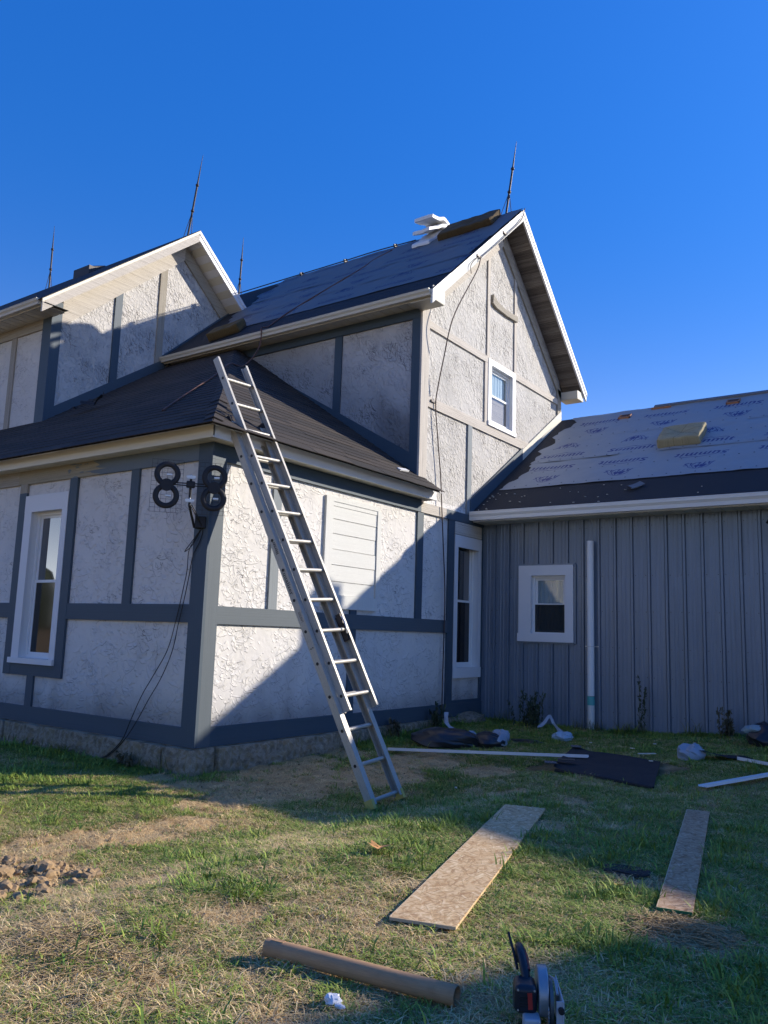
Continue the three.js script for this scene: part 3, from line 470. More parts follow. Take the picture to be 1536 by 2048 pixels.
// =====================================================================
// ADDITION
// =====================================================================
const add = thing('metal_sided_addition', 'low grey metal sided addition with printed roof underlayment and white gutter', 'addition');
const holeE = [0.83, 1.415, 1.35, 2.25];
const sidingC = canvas(256, 512, (ctx, w, h) => { ctx.fillStyle = 'rgb(210,210,212)'; ctx.fillRect(0, 0, w, h); const r = rng(121); for (let i = 0; i < 200; i++) { ctx.globalAlpha = 0.035; ctx.fillStyle = i % 2 ? '#fff' : '#666'; ctx.fillRect(r() * w, r() * h - 100, 2 + r() * 14, 80 + r() * 400); } ctx.globalAlpha = 1; grit(ctx, w, h, 0.06, 122); });
M.siding = [0, 1, 2].map(i => std({ map: tex(sidingC, true, 0.8, 2.2), color: lin(0.275 + 0.010 * i, 0.340 + 0.008 * i, 0.415 + 0.008 * i), roughness: 0.34, metalness: 0.15 }));
{ // 36 in panels, four ribs each
  const prof = [[0, 0], [0.003, -0.012], [0.010, -0.012], [0.013, 0.022], [0.041, 0.022], [0.044, -0.012], [0.051, -0.012], [0.054, 0], [0.108, 0], [0.116, 0.003], [0.124, 0.003], [0.132, 0], [0.160, 0], [0.168, 0.003], [0.176, 0.003], [0.184, 0]], per = 0.2286, y0 = 0.10, y1 = 3.04;
  for (let p = 0; p < 10; p++) {
    const xs = []; for (let k = 0; k < 4; k++) for (const [a, z] of prof) xs.push([p * per * 4 + k * per + a - 0.03, z]); xs.push([(p + 1) * per * 4 - 0.03, 0]);
    const P = [], U = [], quad = (a, b, lo, hi) => { const A = at(FE, a[0], lo, a[1]), B = at(FE, b[0], lo, b[1]), C = at(FE, b[0], hi, b[1]), D = at(FE, a[0], hi, a[1]); for (const [q, u, v] of [[A, a[0], lo], [B, b[0], lo], [C, b[0], hi], [A, a[0], lo], [C, b[0], hi], [D, a[0], hi]]) { P.push(q.x, q.y, q.z); U.push(u, v); } };
    for (let i = 0; i + 1 < xs.length; i++) { const m = (xs[i][0] + xs[i + 1][0]) / 2; if (m > holeE[0] - 0.05 && m < holeE[2] + 0.05) { quad(xs[i], xs[i + 1], y0, holeE[1] - 0.05); quad(xs[i], xs[i + 1], holeE[3] + 0.05, y1); } else quad(xs[i], xs[i + 1], y0, y1); }
    mesh('metal_panel', soup(P, U), M.siding[p % 3], add);
  }
  const sc = []; for (const y of [0.42, 0.9, 1.27, 1.75, 2.23, 2.9]) for (let k = 0; k < 19; k++) { const x = k * per - 0.03 + 0.072; if (x > 0.5 && x < 1.6 && y > 1.2 && y < 2.5) continue; sc.push(new THREE.SphereGeometry(0.006, 5, 3).translate(x, y, ZE + 0.002)); if (k % 2) sc.push(new THREE.SphereGeometry(0.006, 5, 3).translate(x - 0.09, y, ZE + 0.002)); }
  const m = mesh('screw_heads', merge(sc), M.iron, add); m.userData.kind = 'stuff';
}
// window of the addition
{
  const w0 = sashWindow(FE, 0.83, 1.415, 1.35, 2.25, { meet: 1.84, curtain: M.curtain, screen: M.screen, deep: 0.03, casing: [['casing', [0.635, 2.25, 1.468, 2.395], 0.045], ['casing', [0.635, 1.43, 0.83, 2.25], 0.043], ['casing', [1.35, 1.43, 1.468, 2.25], 0.043], ['sill', [0.625, 1.315, 1.475, 1.43], 0.06]] });
  house.remove(w0); add.add(w0);
  for (const [a, b, c, d] of [[0.612, 2.397, 1.49, 2.42], [1.477, 1.30, 1.50, 2.397], [0.612, 1.29, 1.477, 1.313]]) mesh('window_channel', slab(FE, a, b, c, d, 0.001, 0.03), M.siding[0], w0);
}
soffit('eave_soffit', 60, (i) => box(0.139, 0.012, 0.35, 0.04 + (i + 0.5) * 0.15, 3.03 + 0.0015 * (i % 2), ZE + 0.18), [M.creamDirty, V2[1], V2[3]], add);
mesh('soffit_backing', box(9, 0.006, 0.35, 4.55, 3.043, ZE + 0.18), slot, add);
mesh('fascia_board', box(9, 0.13, 0.02, 4.55, 3.095, ZE + 0.362), M.white, add);
gutter(0.042, 9.05, 3.165, ZE + 0.373, 0.125, 0.115, M.vinyl, add);
mesh('gutter_cap', slab(frame([0.04, 0, 0], [0, 0, 1], [0, 1, 0]), ZE + 0.375, 3.045, ZE + 0.47, 3.16, -0.002, 0.002), M.vinyl, add);
mesh('roof_deck', slab(FR, 0.036, 0, 9.1, (-5.06 - ERZ) * EL, -0.08, 0.0), deckM, add);
mesh('roof_deck', slab(frame([0, ERY, ERZ], [-1, 0, 0], [0, EP, 1]), -9.1, -3.3 * EL, -0.0, 0, -0.08, 0), M.felt, add);
mesh('side_wall', merge([slab(frame([9.0, 0, 0], [0, 0, -1], [0, 1, 0]), 5.45, 0, 11.3, 3.1, -0.02, 0), prism(frame([9.0, 0, 0], [0, 0, -1], [0, 1, 0]), [[5.45, 3.1], [11.3, 3.1], [8.37, 5.2]], -0.02, 0), slab(frame([0, 0, -11.3], [-1, 0, 0], [0, 1, 0]), -9, 0, 0, 3.2, -0.02, 0)]), M.siding[1], add);
mesh('felt_layer', slab(FR, 0.04, 0.0, 9.1, (-5.06 - ERZ) * EL - 0.005, 0.001, 0.006), M.felt, add);
mesh('drip_edge', slab(FR, 0.04, -0.02, 9.1, 0.03, 0.006, 0.009), M.vinyl, add);
{
  const vv = (z) => (-5.06 - z) * EL;
  const cs = [[vv(-5.70), vv(-6.62), printDown, 0.27, 0.05], [vv(-6.54), vv(-7.44), printUp, 0.29, 0.30], [vv(-7.36), vv(-8.34), printDown, 0.33, 0.20]];
  cs.forEach(([a, b, c, x0, off], i) => mesh('underlayment_sheet', gridSheet(FR, x0, 8.8, a, b, 0.010 + 0.004 * i, 0.020, i + 13, 0.22, 120, 16), paper(c, [-off, -a + 0.02]), add));
  const caps = []; for (const [a, b] of cs) for (let i = 0; i < 46; i++) for (const v of [a + 0.05, (a + b) / 2]) { const q = at(FR, 0.4 + i * 0.19 + (v > a + 0.1 ? 0.09 : 0), v + 0.01 * noise(i * 1.7, v), 0.036); caps.push(new THREE.CylinderGeometry(0.011, 0.011, 0.003, 8).applyQuaternion(new THREE.Quaternion().setFromUnitVectors(V(0, 1, 0), FR.n)).translate(q.x, q.y, q.z)); }
  mesh('cap_nails', merge(caps), std({ color: lin(0.10, 0.11, 0.14), roughness: 0.6 }), add).userData.kind = 'stuff';
  const wood = std({ color: lin(0.36, 0.17, 0.09), roughness: 0.85 });
  for (const [x, z] of [[1.23, -7.98], [2.97, -8.03]]) { const g = group('vent_cutout', add); mesh('cut_edge', merge([slab(FR, x, vv(z), x + 0.2, vv(z) + 0.03, 0.012, 0.064), slab(FR, x, vv(z), x + 0.02, vv(z) + 0.15, 0.012, 0.063), slab(FR, x + 0.18, vv(z), x + 0.2, vv(z) + 0.15, 0.012, 0.063)]), wood, g); mesh('opening', slab(FR, x + 0.02, vv(z) + 0.03, x + 0.18, vv(z) + 0.15, 0.012, 0.059), std({ color: lin(0.09, 0.04, 0.025), roughness: 1 }), g); }
  mesh('ridge_board', slab(FR, 1.75, vv(-8.30), 9, vv(-8.37), 0.02, 0.062), std({ color: lin(0.16, 0.17, 0.19), roughness: 0.8 }), add);
  mesh('ridge_strip', slab(FR, 1.72, vv(-8.24), 2.05, vv(-8.262), 0.022, 0.058), wood, add);
  const bits = [], r = rng(131); for (let i = 0; i < 34; i++) { const x = 0.12 + Math.pow(r(), 2.4) * 3.6, v = 0.06 + r() * 0.6, q = at(FR, x, v, 0.014); bits.push(box(0.012 + r() * 0.02, 0.006, 0.012).rotateY(r() * 6).translate(q.x, q.y, q.z)); }
  mesh('debris', merge(bits), M.cream, add).userData.kind = 'stuff';
}
// unseen block on the ridge, added to cast a shadow notch on the wall
{ const c = group('notch_caster', add); mesh('stack', box(0.32, 1.2, 0.30, 5.93, 5.22, -8.37), M.concrete, c); mesh('caster_cap', new THREE.CylinderGeometry(0.1, 0.1, 0.08, 12).translate(5.93, 5.86, -8.37), M.iron, c); }
// unseen gabled block added out of view, shaped to shade the lawn at right
const shade_block = thing('shade_block', 'unseen gabled block added beyond the right end of the metal sided addition to shade the lawn', 'shade_block');
{ const f = frame([0, 0, -8.5], [1, 0, 0], [0, 1, 0]); mesh('wall', prism(f, [[9.2, 0], [26, 0], [26, 6.4], [19.5, 9.3], [16.5, 9.0], [14.35, 6.28], [10.5, 5.58], [9.2, 5.38]], -1.0, 0), M.siding[1], shade_block); mesh('roof', prism(f, [[14.35, 6.29], [16.5, 9.02], [19.5, 9.32], [26.3, 6.4], [26.3, 6.5], [19.5, 9.42], [16.45, 9.10], [14.3, 6.33]], -1.05, 0.02), M.felt, shade_block); }

// =====================================================================
// GROUND
// =====================================================================
function G(x, z) {
  const s = sm(1.9, 3.1, x), e = Math.exp(-((x - 1.8) ** 2 + (z + 0.4) ** 2) / 1.3);
  return 0.15 * s + (x > -0.05 ? 0.165 * sm(0, 5.3, -z) * (1 - s) : 0) + (0.1 * sm(2, 4.5, x) + 0.04 * s) * sm(1, 5, -z) - 0.085 * e * sm(0, 0.9, x);
}
const DIRT = [[0.87, -0.25, 0.55], [0.96, 0.34, 0.40], [0.79, -0.84, 0.5], [1.0, 0.7, 0.40], [1.4, 1.6, 0.36], [1.34, 1.95, 0.34], [1.26, 2.3, 0.34], [1.4, 1.26, 0.34], [1.61, 2.6, 0.36], [2.46, 2.46, 0.24], [1.2, -2.1, 0.55], [2.0, -2.0, 0.35], [2.7, -0.95, 0.26], [3.43, -0.7, 0.2], [4.9, 1.7, 0.26], [2.74, 3.3, 0.26], [1.2, -1.4, 0.5], [0.5, 0.1, 0.3], [4.1, 3.3, 0.2], [0.3, -0.6, 0.4], [0.3, -1.3, 0.4], [0.3, -1.9, 0.35], [0.35, 0.35, 0.35], [-0.1, 0.3, 0.25], [4.45, 1.05, 0.20], [3.6, 0.2, 0.18], [3.3, 2.7, 0.2]];
const bare = (x, z) => sm(1.6, 3.0, z + 0.35 * noise(x * 1.3, z * 1.3, 8)) * sm(4.6, 3.5, x);
function dirtAt(x, z) { let d = 0; const w = 0.35 * fbm(x * 2.2, z * 2.2, 1), w2 = 0.22 * fbm(x * 6, z * 6, 4); for (const [a, b, r] of DIRT) { const q = Math.hypot(x - a, z - b) / r + w + w2; d = Math.max(d, 1 - sm(0.65, 1.25, q)); } const patch = sm(0.08, 0.38, 0.26 * bare(x, z) + fbm(x * 1.1, z * 1.1, 6) + 0.3 * fbm(x * 4, z * 4, 2)); return Math.max(d, 0.75 * patch); }
const nearBoard = (x, z) => [[3.63, 1.06, 0.284, 0.959, 1.36, 0.2], [4.52, 0.28, 0.211, 0.977, 1.25, 0.14], [4.09, 2.88, 0.99, -0.137, 0.4, 0.07]].some(([a, b, c, d, l, w]) => Math.abs((x - a) * c + (z - b) * d) < l && Math.abs((x - a) * -d + (z - b) * c) < w);
const relief = (x, z) => { const d = dirtAt(x, z); return 0.020 * fbm(x * 2.3, z * 2.3, 11) + (0.010 + 0.014 * d) * noise(x * 9, z * 9, 3) + (0.004 + 0.008 * d) * noise(x * 23, z * 23, 5); };
const H = (x, z) => G(x, z) + relief(x, z) * (nearBoard(x, z) ? 0.15 : 1);
const groundC = canvas(1024, 1024, (ctx, w, h) => {
  const r = rng(141); ctx.fillStyle = 'rgb(196,178,150)'; ctx.fillRect(0, 0, w, h);
  for (let i = 0; i < 5000; i++) { const x = r() * w, y = r() * h, R = 2 + r() * 12; ctx.globalAlpha = 0.12; ctx.fillStyle = ['#6b5a45', '#e2cfab', '#8f7858', '#f3e6c8'][i % 4]; ctx.beginPath(); ctx.ellipse(x, y, R, R * 0.6, r() * 3, 0, 7); ctx.fill(); }
  ctx.lineCap = 'round'; for (let i = 0; i < 5200; i++) { const x = r() * w, y = r() * h, a = r() * 6.3, l = 6 + r() * 26; ctx.globalAlpha = 0.55; ctx.strokeStyle = ['#e9d8ad', '#c7ad7c', '#5b4a36', '#a38a5d', '#f2e7c9'][i % 5]; ctx.lineWidth = 0.8 + r() * 1.4; ctx.beginPath(); ctx.moveTo(x, y); ctx.lineTo(x + Math.cos(a) * l, y + Math.sin(a) * l); ctx.stroke(); }
  ctx.globalAlpha = 1; grit(ctx, w, h, 0.3, 142);
});
M.ground = std({ map: tex(groundC, true, 1.2, 1.2), bumpMap: tex(groundC, false, 1.2, 1.2), bumpScale: 0.012, vertexColors: true, roughness: 1 });
{
  const axis = (a, b, s) => { const l = []; for (let v = a; v <= b + 1e-6; v += s) l.push(v); let st = s * 1.4, lo = a, hi = b; while (hi < 900) { lo -= st; hi += st; l.unshift(lo); l.push(hi); st *= 1.35; } return l; };
  const X = axis(-5, 8, 0.04), Z = axis(-5.6, 5.2, 0.04), P = [], U = [], Cc = [], I = [];
  for (const x of X) for (const z of Z) {
    const near = x > -5.2 && x < 8.2 && z > -5.8 && z < 5.4; P.push(x, near ? H(x, z) : G(Math.min(12, Math.max(-12, x)), Math.min(12, Math.max(-12, z))) + (Math.hypot(x, z) > 30 ? 0 : 0), z); U.push(x, -z);
    const d = near ? dirtAt(x, z) : 0.3, b = near ? fbm(x * 1.4, z * 1.4, 9) : 0, k = 1 + 0.25 * b;
    near ? Cc.push((0.24 + 0.64 * d) * k, (0.21 + 0.53 * d) * k, (0.11 + 0.41 * d) * k) : Cc.push(0.74, 0.62, 0.42);
  }
  const n = Z.length; for (let i = 0; i + 1 < X.length; i++) for (let j = 0; j + 1 < n; j++) { const a = i * n + j, b = a + n; I.push(a, a + 1, b + 1, a, b + 1, b); }
  const g = new THREE.BufferGeometry(); g.setAttribute('position', new THREE.Float32BufferAttribute(P, 3)); g.setAttribute('uv', new THREE.Float32BufferAttribute(U, 2)); g.setAttribute('color', new THREE.Float32BufferAttribute(Cc, 3)); g.setIndex(I); g.computeVertexNormals();
  tag(mesh('ground', g, M.ground), 'patchy lawn ground with bare dirt in front of the house', null, null, 'structure');
}
{ const r = rng(401), l = []; for (let i = 0; i < 260; i++) { const a = 0.1 + r() * 3.4, R = 150 + r() * 40, h = 5 + r() * 7, g = new THREE.IcosahedronGeometry(1, 1); g.scale(4 + r() * 4, h, 4 + r() * 4); l.push(g.translate(Math.cos(a) * R, h * 0.5, Math.sin(a) * R)); } tag(mesh('distant_woods', merge(l), std({ color: lin(0.05, 0.06, 0.03), roughness: 1 })), 'far belt of trees across the open field behind the viewer', null, null, 'stuff'); }
// grass: many short tufts, each instance one tuft of bent blades
function tuft(seed, blades, h, spread, lean, w) {
  const r = rng(seed), P = [], N = [], U = [];
  for (let i = 0; i < blades; i++) {
    const a = r() * 6.283, R = spread * Math.sqrt(r()), x0 = Math.cos(a) * R, z0 = Math.sin(a) * R, b = r() * 6.283, L = h * (0.45 + r() * 0.75), ln = lean * (0.3 + r() * 0.9), ww = w * (0.6 + r() * 0.7), sx = -Math.sin(b) * ww / 2, sz = Math.cos(b) * ww / 2;
    const p = (t, k) => [x0 + Math.cos(b) * ln * L * t * t, L * t * (1 - 0.25 * ln * t), z0 + Math.sin(b) * ln * L * t * t].map((v, q) => v + (q === 0 ? sx * k : q === 2 ? sz * k : 0));
    const A = p(0, 1), B = p(0, -1), C = p(0.55, 0.8), D = p(0.55, -0.8), E = p(1, 0);
    P.push(...A, ...B, ...C, ...B, ...D, ...C, ...C, ...D, ...E); for (let q = 0; q < 9; q++) U.push(0, 0);
  }
  const g = new THREE.BufferGeometry(); g.setAttribute('position', new THREE.Float32BufferAttribute(P, 3)); g.setAttribute('uv', new THREE.Float32BufferAttribute(U, 2)); g.computeVertexNormals(); return g;
}
const gMat = std({ color: 0xffffff, roughness: 0.75, side: THREE.DoubleSide });
const viewM = new THREE.Matrix4(); camera.updateMatrixWorld(); viewM.copy(camera.matrixWorld).invert();
const tanV = Math.tan(THREE.MathUtils.degToRad(64.364 / 2));
const inView = (x, y, z, m = 0.12) => { const p = V(x, y, z).applyMatrix4(viewM); if (p.z > -0.6) return false; return Math.abs(p.x / -p.z) < tanV * 0.75 + m && p.y / -p.z > -tanV - m * 1.4; };
const KEEP = []; // outlines that grass may not pierce: [x, z, dx, dz, halfLength, halfWidth]
const OSB1 = [V(3.255, 0, -0.205), V(4.004, 0, 2.322), 0.285], OSB2 = [V(4.267, 0, -0.90), V(4.775, 0, 1.455), 0.150];
for (const [a, b, w] of [OSB1, OSB2, [V(2.42, 0, -2.7), V(3.6, 0, -2.25), 1.1], [V(3.7, 0, 2.93), V(4.48, 0, 2.83), 0.09], [V(0.64, 0, -2.24), V(2.75, 0, -2.6), 0.05]]) { const d = b.clone().sub(a), l = d.length(); d.divideScalar(l); KEEP.push([(a.x + b.x) / 2, (a.z + b.z) / 2, d.x, d.z, l / 2, w / 2]); }
const blocked = (x, z) => KEEP.some(([a, b, c, d, l, w]) => Math.abs((x - a) * c + (z - b) * d) < l && Math.abs((x - a) * -d + (z - b) * c) < w);
function scatter(name, label, geo, count, seed, accept, color, scale) {
  const r = rng(seed), list = []; let tries = 0;
  while (list.length < count && tries++ < count * 60) {
    const x = -5 + r() * 12.5, z = -5.4 + r() * 10; if ((x < 0.06 && z < 0.08) || z < ZE + 0.04) continue;
    const y = G(x, z); if (!inView(x, y, z)) continue; const D = Math.hypot(x - camera.position.x, z - camera.position.z); if (r() > Math.min(1, Math.pow(4.2 / D, 1.1))) continue;
    if (blocked(x, z)) continue; if (r() > accept(x, z)) continue; list.push([x, H(x, z) - 0.003, z]);
  }
  const im = new THREE.InstancedMesh(geo, gMat, list.length), m = new THREE.Matrix4(), q = new THREE.Quaternion(), up = V(0, 1, 0), c = new THREE.Color();
  list.forEach(([x, y, z], i) => { const s = scale(x, z, r); q.setFromAxisAngle(up, r() * 6.283); m.compose(V(x, y, z), q, V(s, s * (0.8 + r() * 0.5), s)); im.setMatrixAt(i, m); color(c, x, z, r); im.setColorAt(i, c); });
  shade(im); im.name = numbered(name); scene.add(im); return tag(im, label, null, null, 'stuff');
}
const lush = (x, z) => sm(-0.35, 0.25, -0.20 * bare(x, z) + fbm(x * 0.9, z * 0.9, 20) + 0.4 * fbm(x * 3, z * 3, 21) + 0.12);
const grassCol = (c, x, z, r) => { const k = 0.75 + r() * 0.6, y = r() * 0.8 + 0.35 * (1 - lush(x, z)); c.setRGB((0.085 + 0.22 * y) * k, (0.185 + 0.165 * y) * k, (0.022 + 0.03 * y) * k); };
const strawCol = (c, x, z, r) => { const k = 0.65 + r() * 0.7; const q = r(); c.setRGB((0.70 - 0.14 * q) * k, (0.54 - 0.16 * q) * k, (0.27 - 0.10 * q) * k); };
const acc = (x, z) => (1 - dirtAt(x, z)) * (0.25 + 0.75 * lush(x, z)) + 0.02, edge = (x, z) => 1 + 0.9 * sm(0.5, 0.1, Math.min(Math.abs(z - ZE), x > -0.1 && z < -2.2 ? x : 9, x < 0 ? Math.max(0, z) : 9));
scatter('grass', 'short green lawn grass growing in uneven patches', tuft(1, 16, 0.030, 0.040, 1.6, 0.0044), 72000, 201, acc, grassCol, (x, z, r) => (0.55 + r() * 0.75) * edge(x, z));
scatter('grass', 'coarse longer green blades standing in clumps', tuft(2, 10, 0.052, 0.034, 1.7, 0.0056), 11000, 202, (x, z) => Math.pow(acc(x, z), 1.6) * sm(0.0, 0.3, noise(x * 3.1, z * 3.1, 33)), grassCol, (x, z, r) => (0.6 + r() * 0.8) * edge(x, z));
scatter('wall_weeds', 'taller ragged growth along the feet of the walls', tuft(4, 9, 0.17, 0.05, 1.1, 0.006), 900, 204, (x, z) => (Math.min(z - ZE, x < 0 ? z * 2.2 : 9, z < -2.2 ? x * 1.5 : 9) < 0.30 ? sm(-0.15, 0.35, noise(x * 2.3, z * 2.3, 40)) : 0), (c, x, z, r) => { const y = r(); c.setRGB(0.07 + 0.16 * y * y, 0.10 + 0.09 * y * y, 0.025 + 0.05 * y * y); }, (x, z, r) => 0.5 + r() * 1.0);
scatter('dry_grass', 'pale dead blades matted between the green grass', tuft(3, 13, 0.034, 0.05, 3.2, 0.0034), 46000, 203, (x, z) => Math.min(1, (0.55 + 0.3 * bare(x, z)) * (1 - 0.75 * dirtAt(x, z)) + 0.10 * (1 - Math.abs(dirtAt(x, z) - 0.5)) + 0.05), strawCol, (x, z, r) => 0.5 + r() * 0.8);

// =====================================================================
// LADDER
// =====================================================================
const ladder = thing('extension_ladder', 'aluminium extension ladder leaning on the low hip roof eave', 'ladder');
{
  const d = V(-0.4404, 0.8953, 0.067).normalize(), w = V(-0.03, 0.06, -0.998); w.addScaledVector(d, -w.dot(d)).normalize(); const n = new THREE.Vector3().crossVectors(w, d).normalize();
  const F = { o: V(1.49, 0.823, -0.45), u: w, v: d, n };
  const scr = canvas(256, 512, (ctx, W, Hh) => { ctx.fillStyle = 'rgb(205,203,198)'; ctx.fillRect(0, 0, W, Hh); const r = rng(151); for (let i = 0; i < 500; i++) { ctx.globalAlpha = 0.14; ctx.fillStyle = ['#fff', '#6f6a60', '#8d8676', '#4a4a4a'][i % 4]; ctx.fillRect(r() * W, r() * Hh, 1 + r() * 3, 4 + r() * 60); } ctx.globalAlpha = 1; grit(ctx, W, Hh, 0.15, 152); });
  const al = std({ map: tex(scr, true, 0.3, 0.8), color: lin(0.72, 0.70, 0.655), metalness: 0.25, roughness: 0.5 }), foot = std({ color: lin(0.62, 0.46, 0.12), roughness: 0.7 });
  const rail = (name, s, c, hw, b, t, v0, v1) => { // C-channel, flanges turned inward; c = centre, hw = half width
    const fw = hw > 0.22 ? 0.060 : 0.028, u = c + s * hw, q = [slab(F, Math.min(u, u - s * 0.004), v0, Math.max(u, u - s * 0.004), v1, b, t)];
    for (const [p0, p1] of [[b, b + 0.004], [t - 0.004, t]]) q.push(slab(F, Math.min(u - s * 0.004, u - s * fw), v0, Math.max(u - s * 0.004, u - s * fw), v1, p0, p1));
    return mesh(name, merge(q), al, ladder);
  };
  const LO = -0.69, bb = -0.112, bt = -0.040, fb = -0.036, ft = 0.036, fl = [-0.14, 3.60], bs = [-0.92, 2.86];
  // base section sits behind, fly section in front
  for (const s of [-1, 1]) { rail('base_rail', s, -0.005, 0.235, bb, bt, bs[0], bs[1]); rail('fly_rail', s, 0.032, 0.215, fb, ft, fl[0], fl[1]); }
  const rung = (name, v, c, hw, nn) => { const g = new THREE.CylinderGeometry(0.0175, 0.0175, hw * 2 - 0.006, 12); g.rotateZ(Math.PI / 2); g.applyMatrix4(new THREE.Matrix4().makeBasis(w, d, n)); const P = at(F, c, v, nn); g.translate(P.x, P.y, P.z); const m = mesh(name, g, al, ladder);
    for (const s of [-1, 1]) { const e = new THREE.CylinderGeometry(0.0145, 0.0145, 0.005, 12); e.rotateZ(Math.PI / 2); e.applyMatrix4(new THREE.Matrix4().makeBasis(w, d, n)); const Q = at(F, c + s * (hw + 0.0025), v, nn); e.translate(Q.x, Q.y, Q.z); mesh('rung_end', e, M.dark, m); } };
  for (let i = 0; i < 12; i++) rung('rung', i * 0.305, 0.032, 0.213, 0.0);
  for (let i = -3; i < 9; i++) rung('rung', i * 0.305 + 0.03, -0.005, 0.233, -0.076);
  for (const s of [-1, 1]) { const g = merge([slab(F, -0.005 + s * 0.235 - (s > 0 ? 0.03 : 0.004), bs[0] - 0.03, -0.005 + s * 0.235 + (s > 0 ? 0.004 : 0.03), bs[0] + 0.05, bb - 0.004, bt + 0.004)]); mesh('foot', g, foot, ladder); mesh('rail_cap', slab(F, -0.005 + s * 0.235 - 0.012, bs[1], -0.005 + s * 0.235 + 0.012, bs[1] + 0.06, bb, bt + 0.01), M.iron, ladder); }
  // rung lock and hook, rope end
  mesh('rung_lock', merge([slab(F, 0.205, 0.50, 0.222, 0.74, -0.05, 0.02), slab(F, 0.195, 0.66, 0.225, 0.76, -0.02, 0.03)]), M.iron, ladder);
  mesh('lock_hook', tube([at(F, 0.21, 0.74, 0.02), at(F, 0.20, 0.68, 0.045), at(F, 0.19, 0.61, 0.05), at(F, 0.195, 0.56, 0.03)], 0.007, 14), M.alu, ladder);
  mesh('rung_lock', slab(F, -0.17, 0.50, -0.155, 0.70, -0.05, 0.02), M.iron, ladder);
  mesh('chain', tube([at(F, -0.12, 2.40, -0.06), at(F, -0.11, 2.33, -0.10), at(F, -0.115, 2.22, -0.10)], 0.006, 14), M.iron, ladder);
  // lettering along the outer face of the left base rail
  const letter = (txt, font, v0, v1, flip) => {
    const c = canvas(512, 96, (ctx, W, Hh) => { ctx.clearRect(0, 0, W, Hh); ctx.fillStyle = '#15171a'; ctx.font = font; ctx.textAlign = 'center'; ctx.textBaseline = 'middle'; ctx.fillText(txt, W / 2, Hh / 2 + 4, W - 8); });
    const t = new THREE.CanvasTexture(c); t.colorSpace = THREE.SRGBColorSpace;
    const m = std({ map: t, transparent: true, alphaTest: 0.4, roughness: 0.6 }), u = -0.005 - 0.235 - 0.0012, P = [], U = [];
    const q = [[v1, bb + 0.012], [v0, bb + 0.012], [v0, bt - 0.006], [v1, bt - 0.006]].map(([v, k]) => at(F, u, v, k)), uv = flip ? [[1, 1], [0, 1], [0, 0], [1, 0]] : [[0, 0], [1, 0], [1, 1], [0, 1]];
    for (const i of [0, 1, 2, 0, 2, 3]) { P.push(q[i].x, q[i].y, q[i].z); U.push(...uv[i]); }
    mesh('lettering', soup(P, U), m, ladder);
  };
  letter('Equalizer', 'bold 88px serif', 0.98, 1.28, false); letter('Werner', 'italic bold 84px sans-serif', 1.36, 1.58, true); letter('LADDER', '60px sans-serif', 0.66, 0.90, true); letter('S', 'bold 96px sans-serif', 0.40, 0.56, false);
}
// =====================================================================
// ANTENNA, CABLES, RODS
// =====================================================================
const ant = thing('television_antenna', 'black double figure eight loop antenna with wire grids mounted on the house corner', 'antenna', [-0.02, 2.665, 0.24]);
{
  ant.rotation.y = Math.atan2(5.93, 5.1);
  const ring = (x, y) => { const g = new THREE.TorusGeometry(0.0945, 0.0265, 10, 36); g.scale(1, 1, 0.55); return g.translate(x, y, 0.06); };
  for (const x of [-0.218, 0.218]) {
    for (const y of [-0.103, 0.103]) mesh('loop', ring(x, y), M.black, ant);
    mesh('hub', new THREE.CylinderGeometry(0.058, 0.058, 0.03, 20).rotateX(Math.PI / 2).translate(x, 0, 0.068), M.black, ant);
    const w = []; for (let i = 0; i < 7; i++) w.push(rod(V(x - 0.145 + i * 0.0483, -0.25, 0), V(x - 0.145 + i * 0.0483, 0.25, 0), 0.0013, 4)); for (let j = 0; j < 13; j++) w.push(rod(V(x - 0.145, -0.25 + j * 0.0417, 0.002), V(x + 0.145, -0.25 + j * 0.0417, 0.002), 0.0013, 4));
    mesh('reflector_grid', merge(w), M.iron, ant);
    mesh('standoff', merge([box(0.05, 0.016, 0.06, x + 0.02, 0.10, 0.03), box(0.05, 0.016, 0.06, x + 0.02, -0.10, 0.03)]), M.alu, ant);
  }
  mesh('boom', merge([rod(V(-0.2, 0.028, 0.05), V(0.2, 0.032, 0.05), 0.006), rod(V(-0.2, 0.008, 0.05), V(0.2, 0.010, 0.05), 0.006)]), M.black, ant);
  mesh('balun_box', new RoundedBoxGeometry(0.082, 0.062, 0.06, 2, 0.012).translate(0, 0.02, 0.05), M.black, ant);
  mesh('mast', merge([rod(V(0, -0.17, 0.0), V(0, 0.12, 0.0), 0.012), rod(V(0, -0.17, 0), V(0.06, -0.36, -0.15), 0.012)]), M.black, ant);
  for (const y of [0.10, -0.125]) mesh('clamp', merge([box(0.085, 0.02, 0.02, 0, y, 0.02), box(0.07, 0.012, 0.03, 0, y - 0.014, 0.012), new THREE.SphereGeometry(0.01, 8, 6).translate(0, y + 0.016, 0.01)]), M.alu, ant);
  mesh('mount_box', new RoundedBoxGeometry(0.10, 0.115, 0.10, 2, 0.01).translate(0.115, -0.31, -0.16), M.black, ant);
}
const coax = thing('antenna_cable', 'two thin black cables hanging from the antenna down the stucco to the ground', 'cable');
mesh('strand', tube([[-0.03, 2.50, 0.22], [-0.02, 2.42, 0.16], [-0.05, 2.31, 0.04], [-0.12, 2.22, 0.04], [-0.21, 2.10, 0.04], [-0.22, 1.90, 0.04], [-0.26, 1.71, 0.04], [-0.33, 1.42, 0.04], [-0.42, 1.13, 0.045], [-0.58, 0.88, 0.06], [-0.72, 0.68, 0.07], [-0.85, 0.43, 0.08], [-0.95, 0.23, 0.09], [-1.22, 0.04, 0.10], [-1.45, 0.01, 0.12]], 0.0045, 90), M.black, coax);
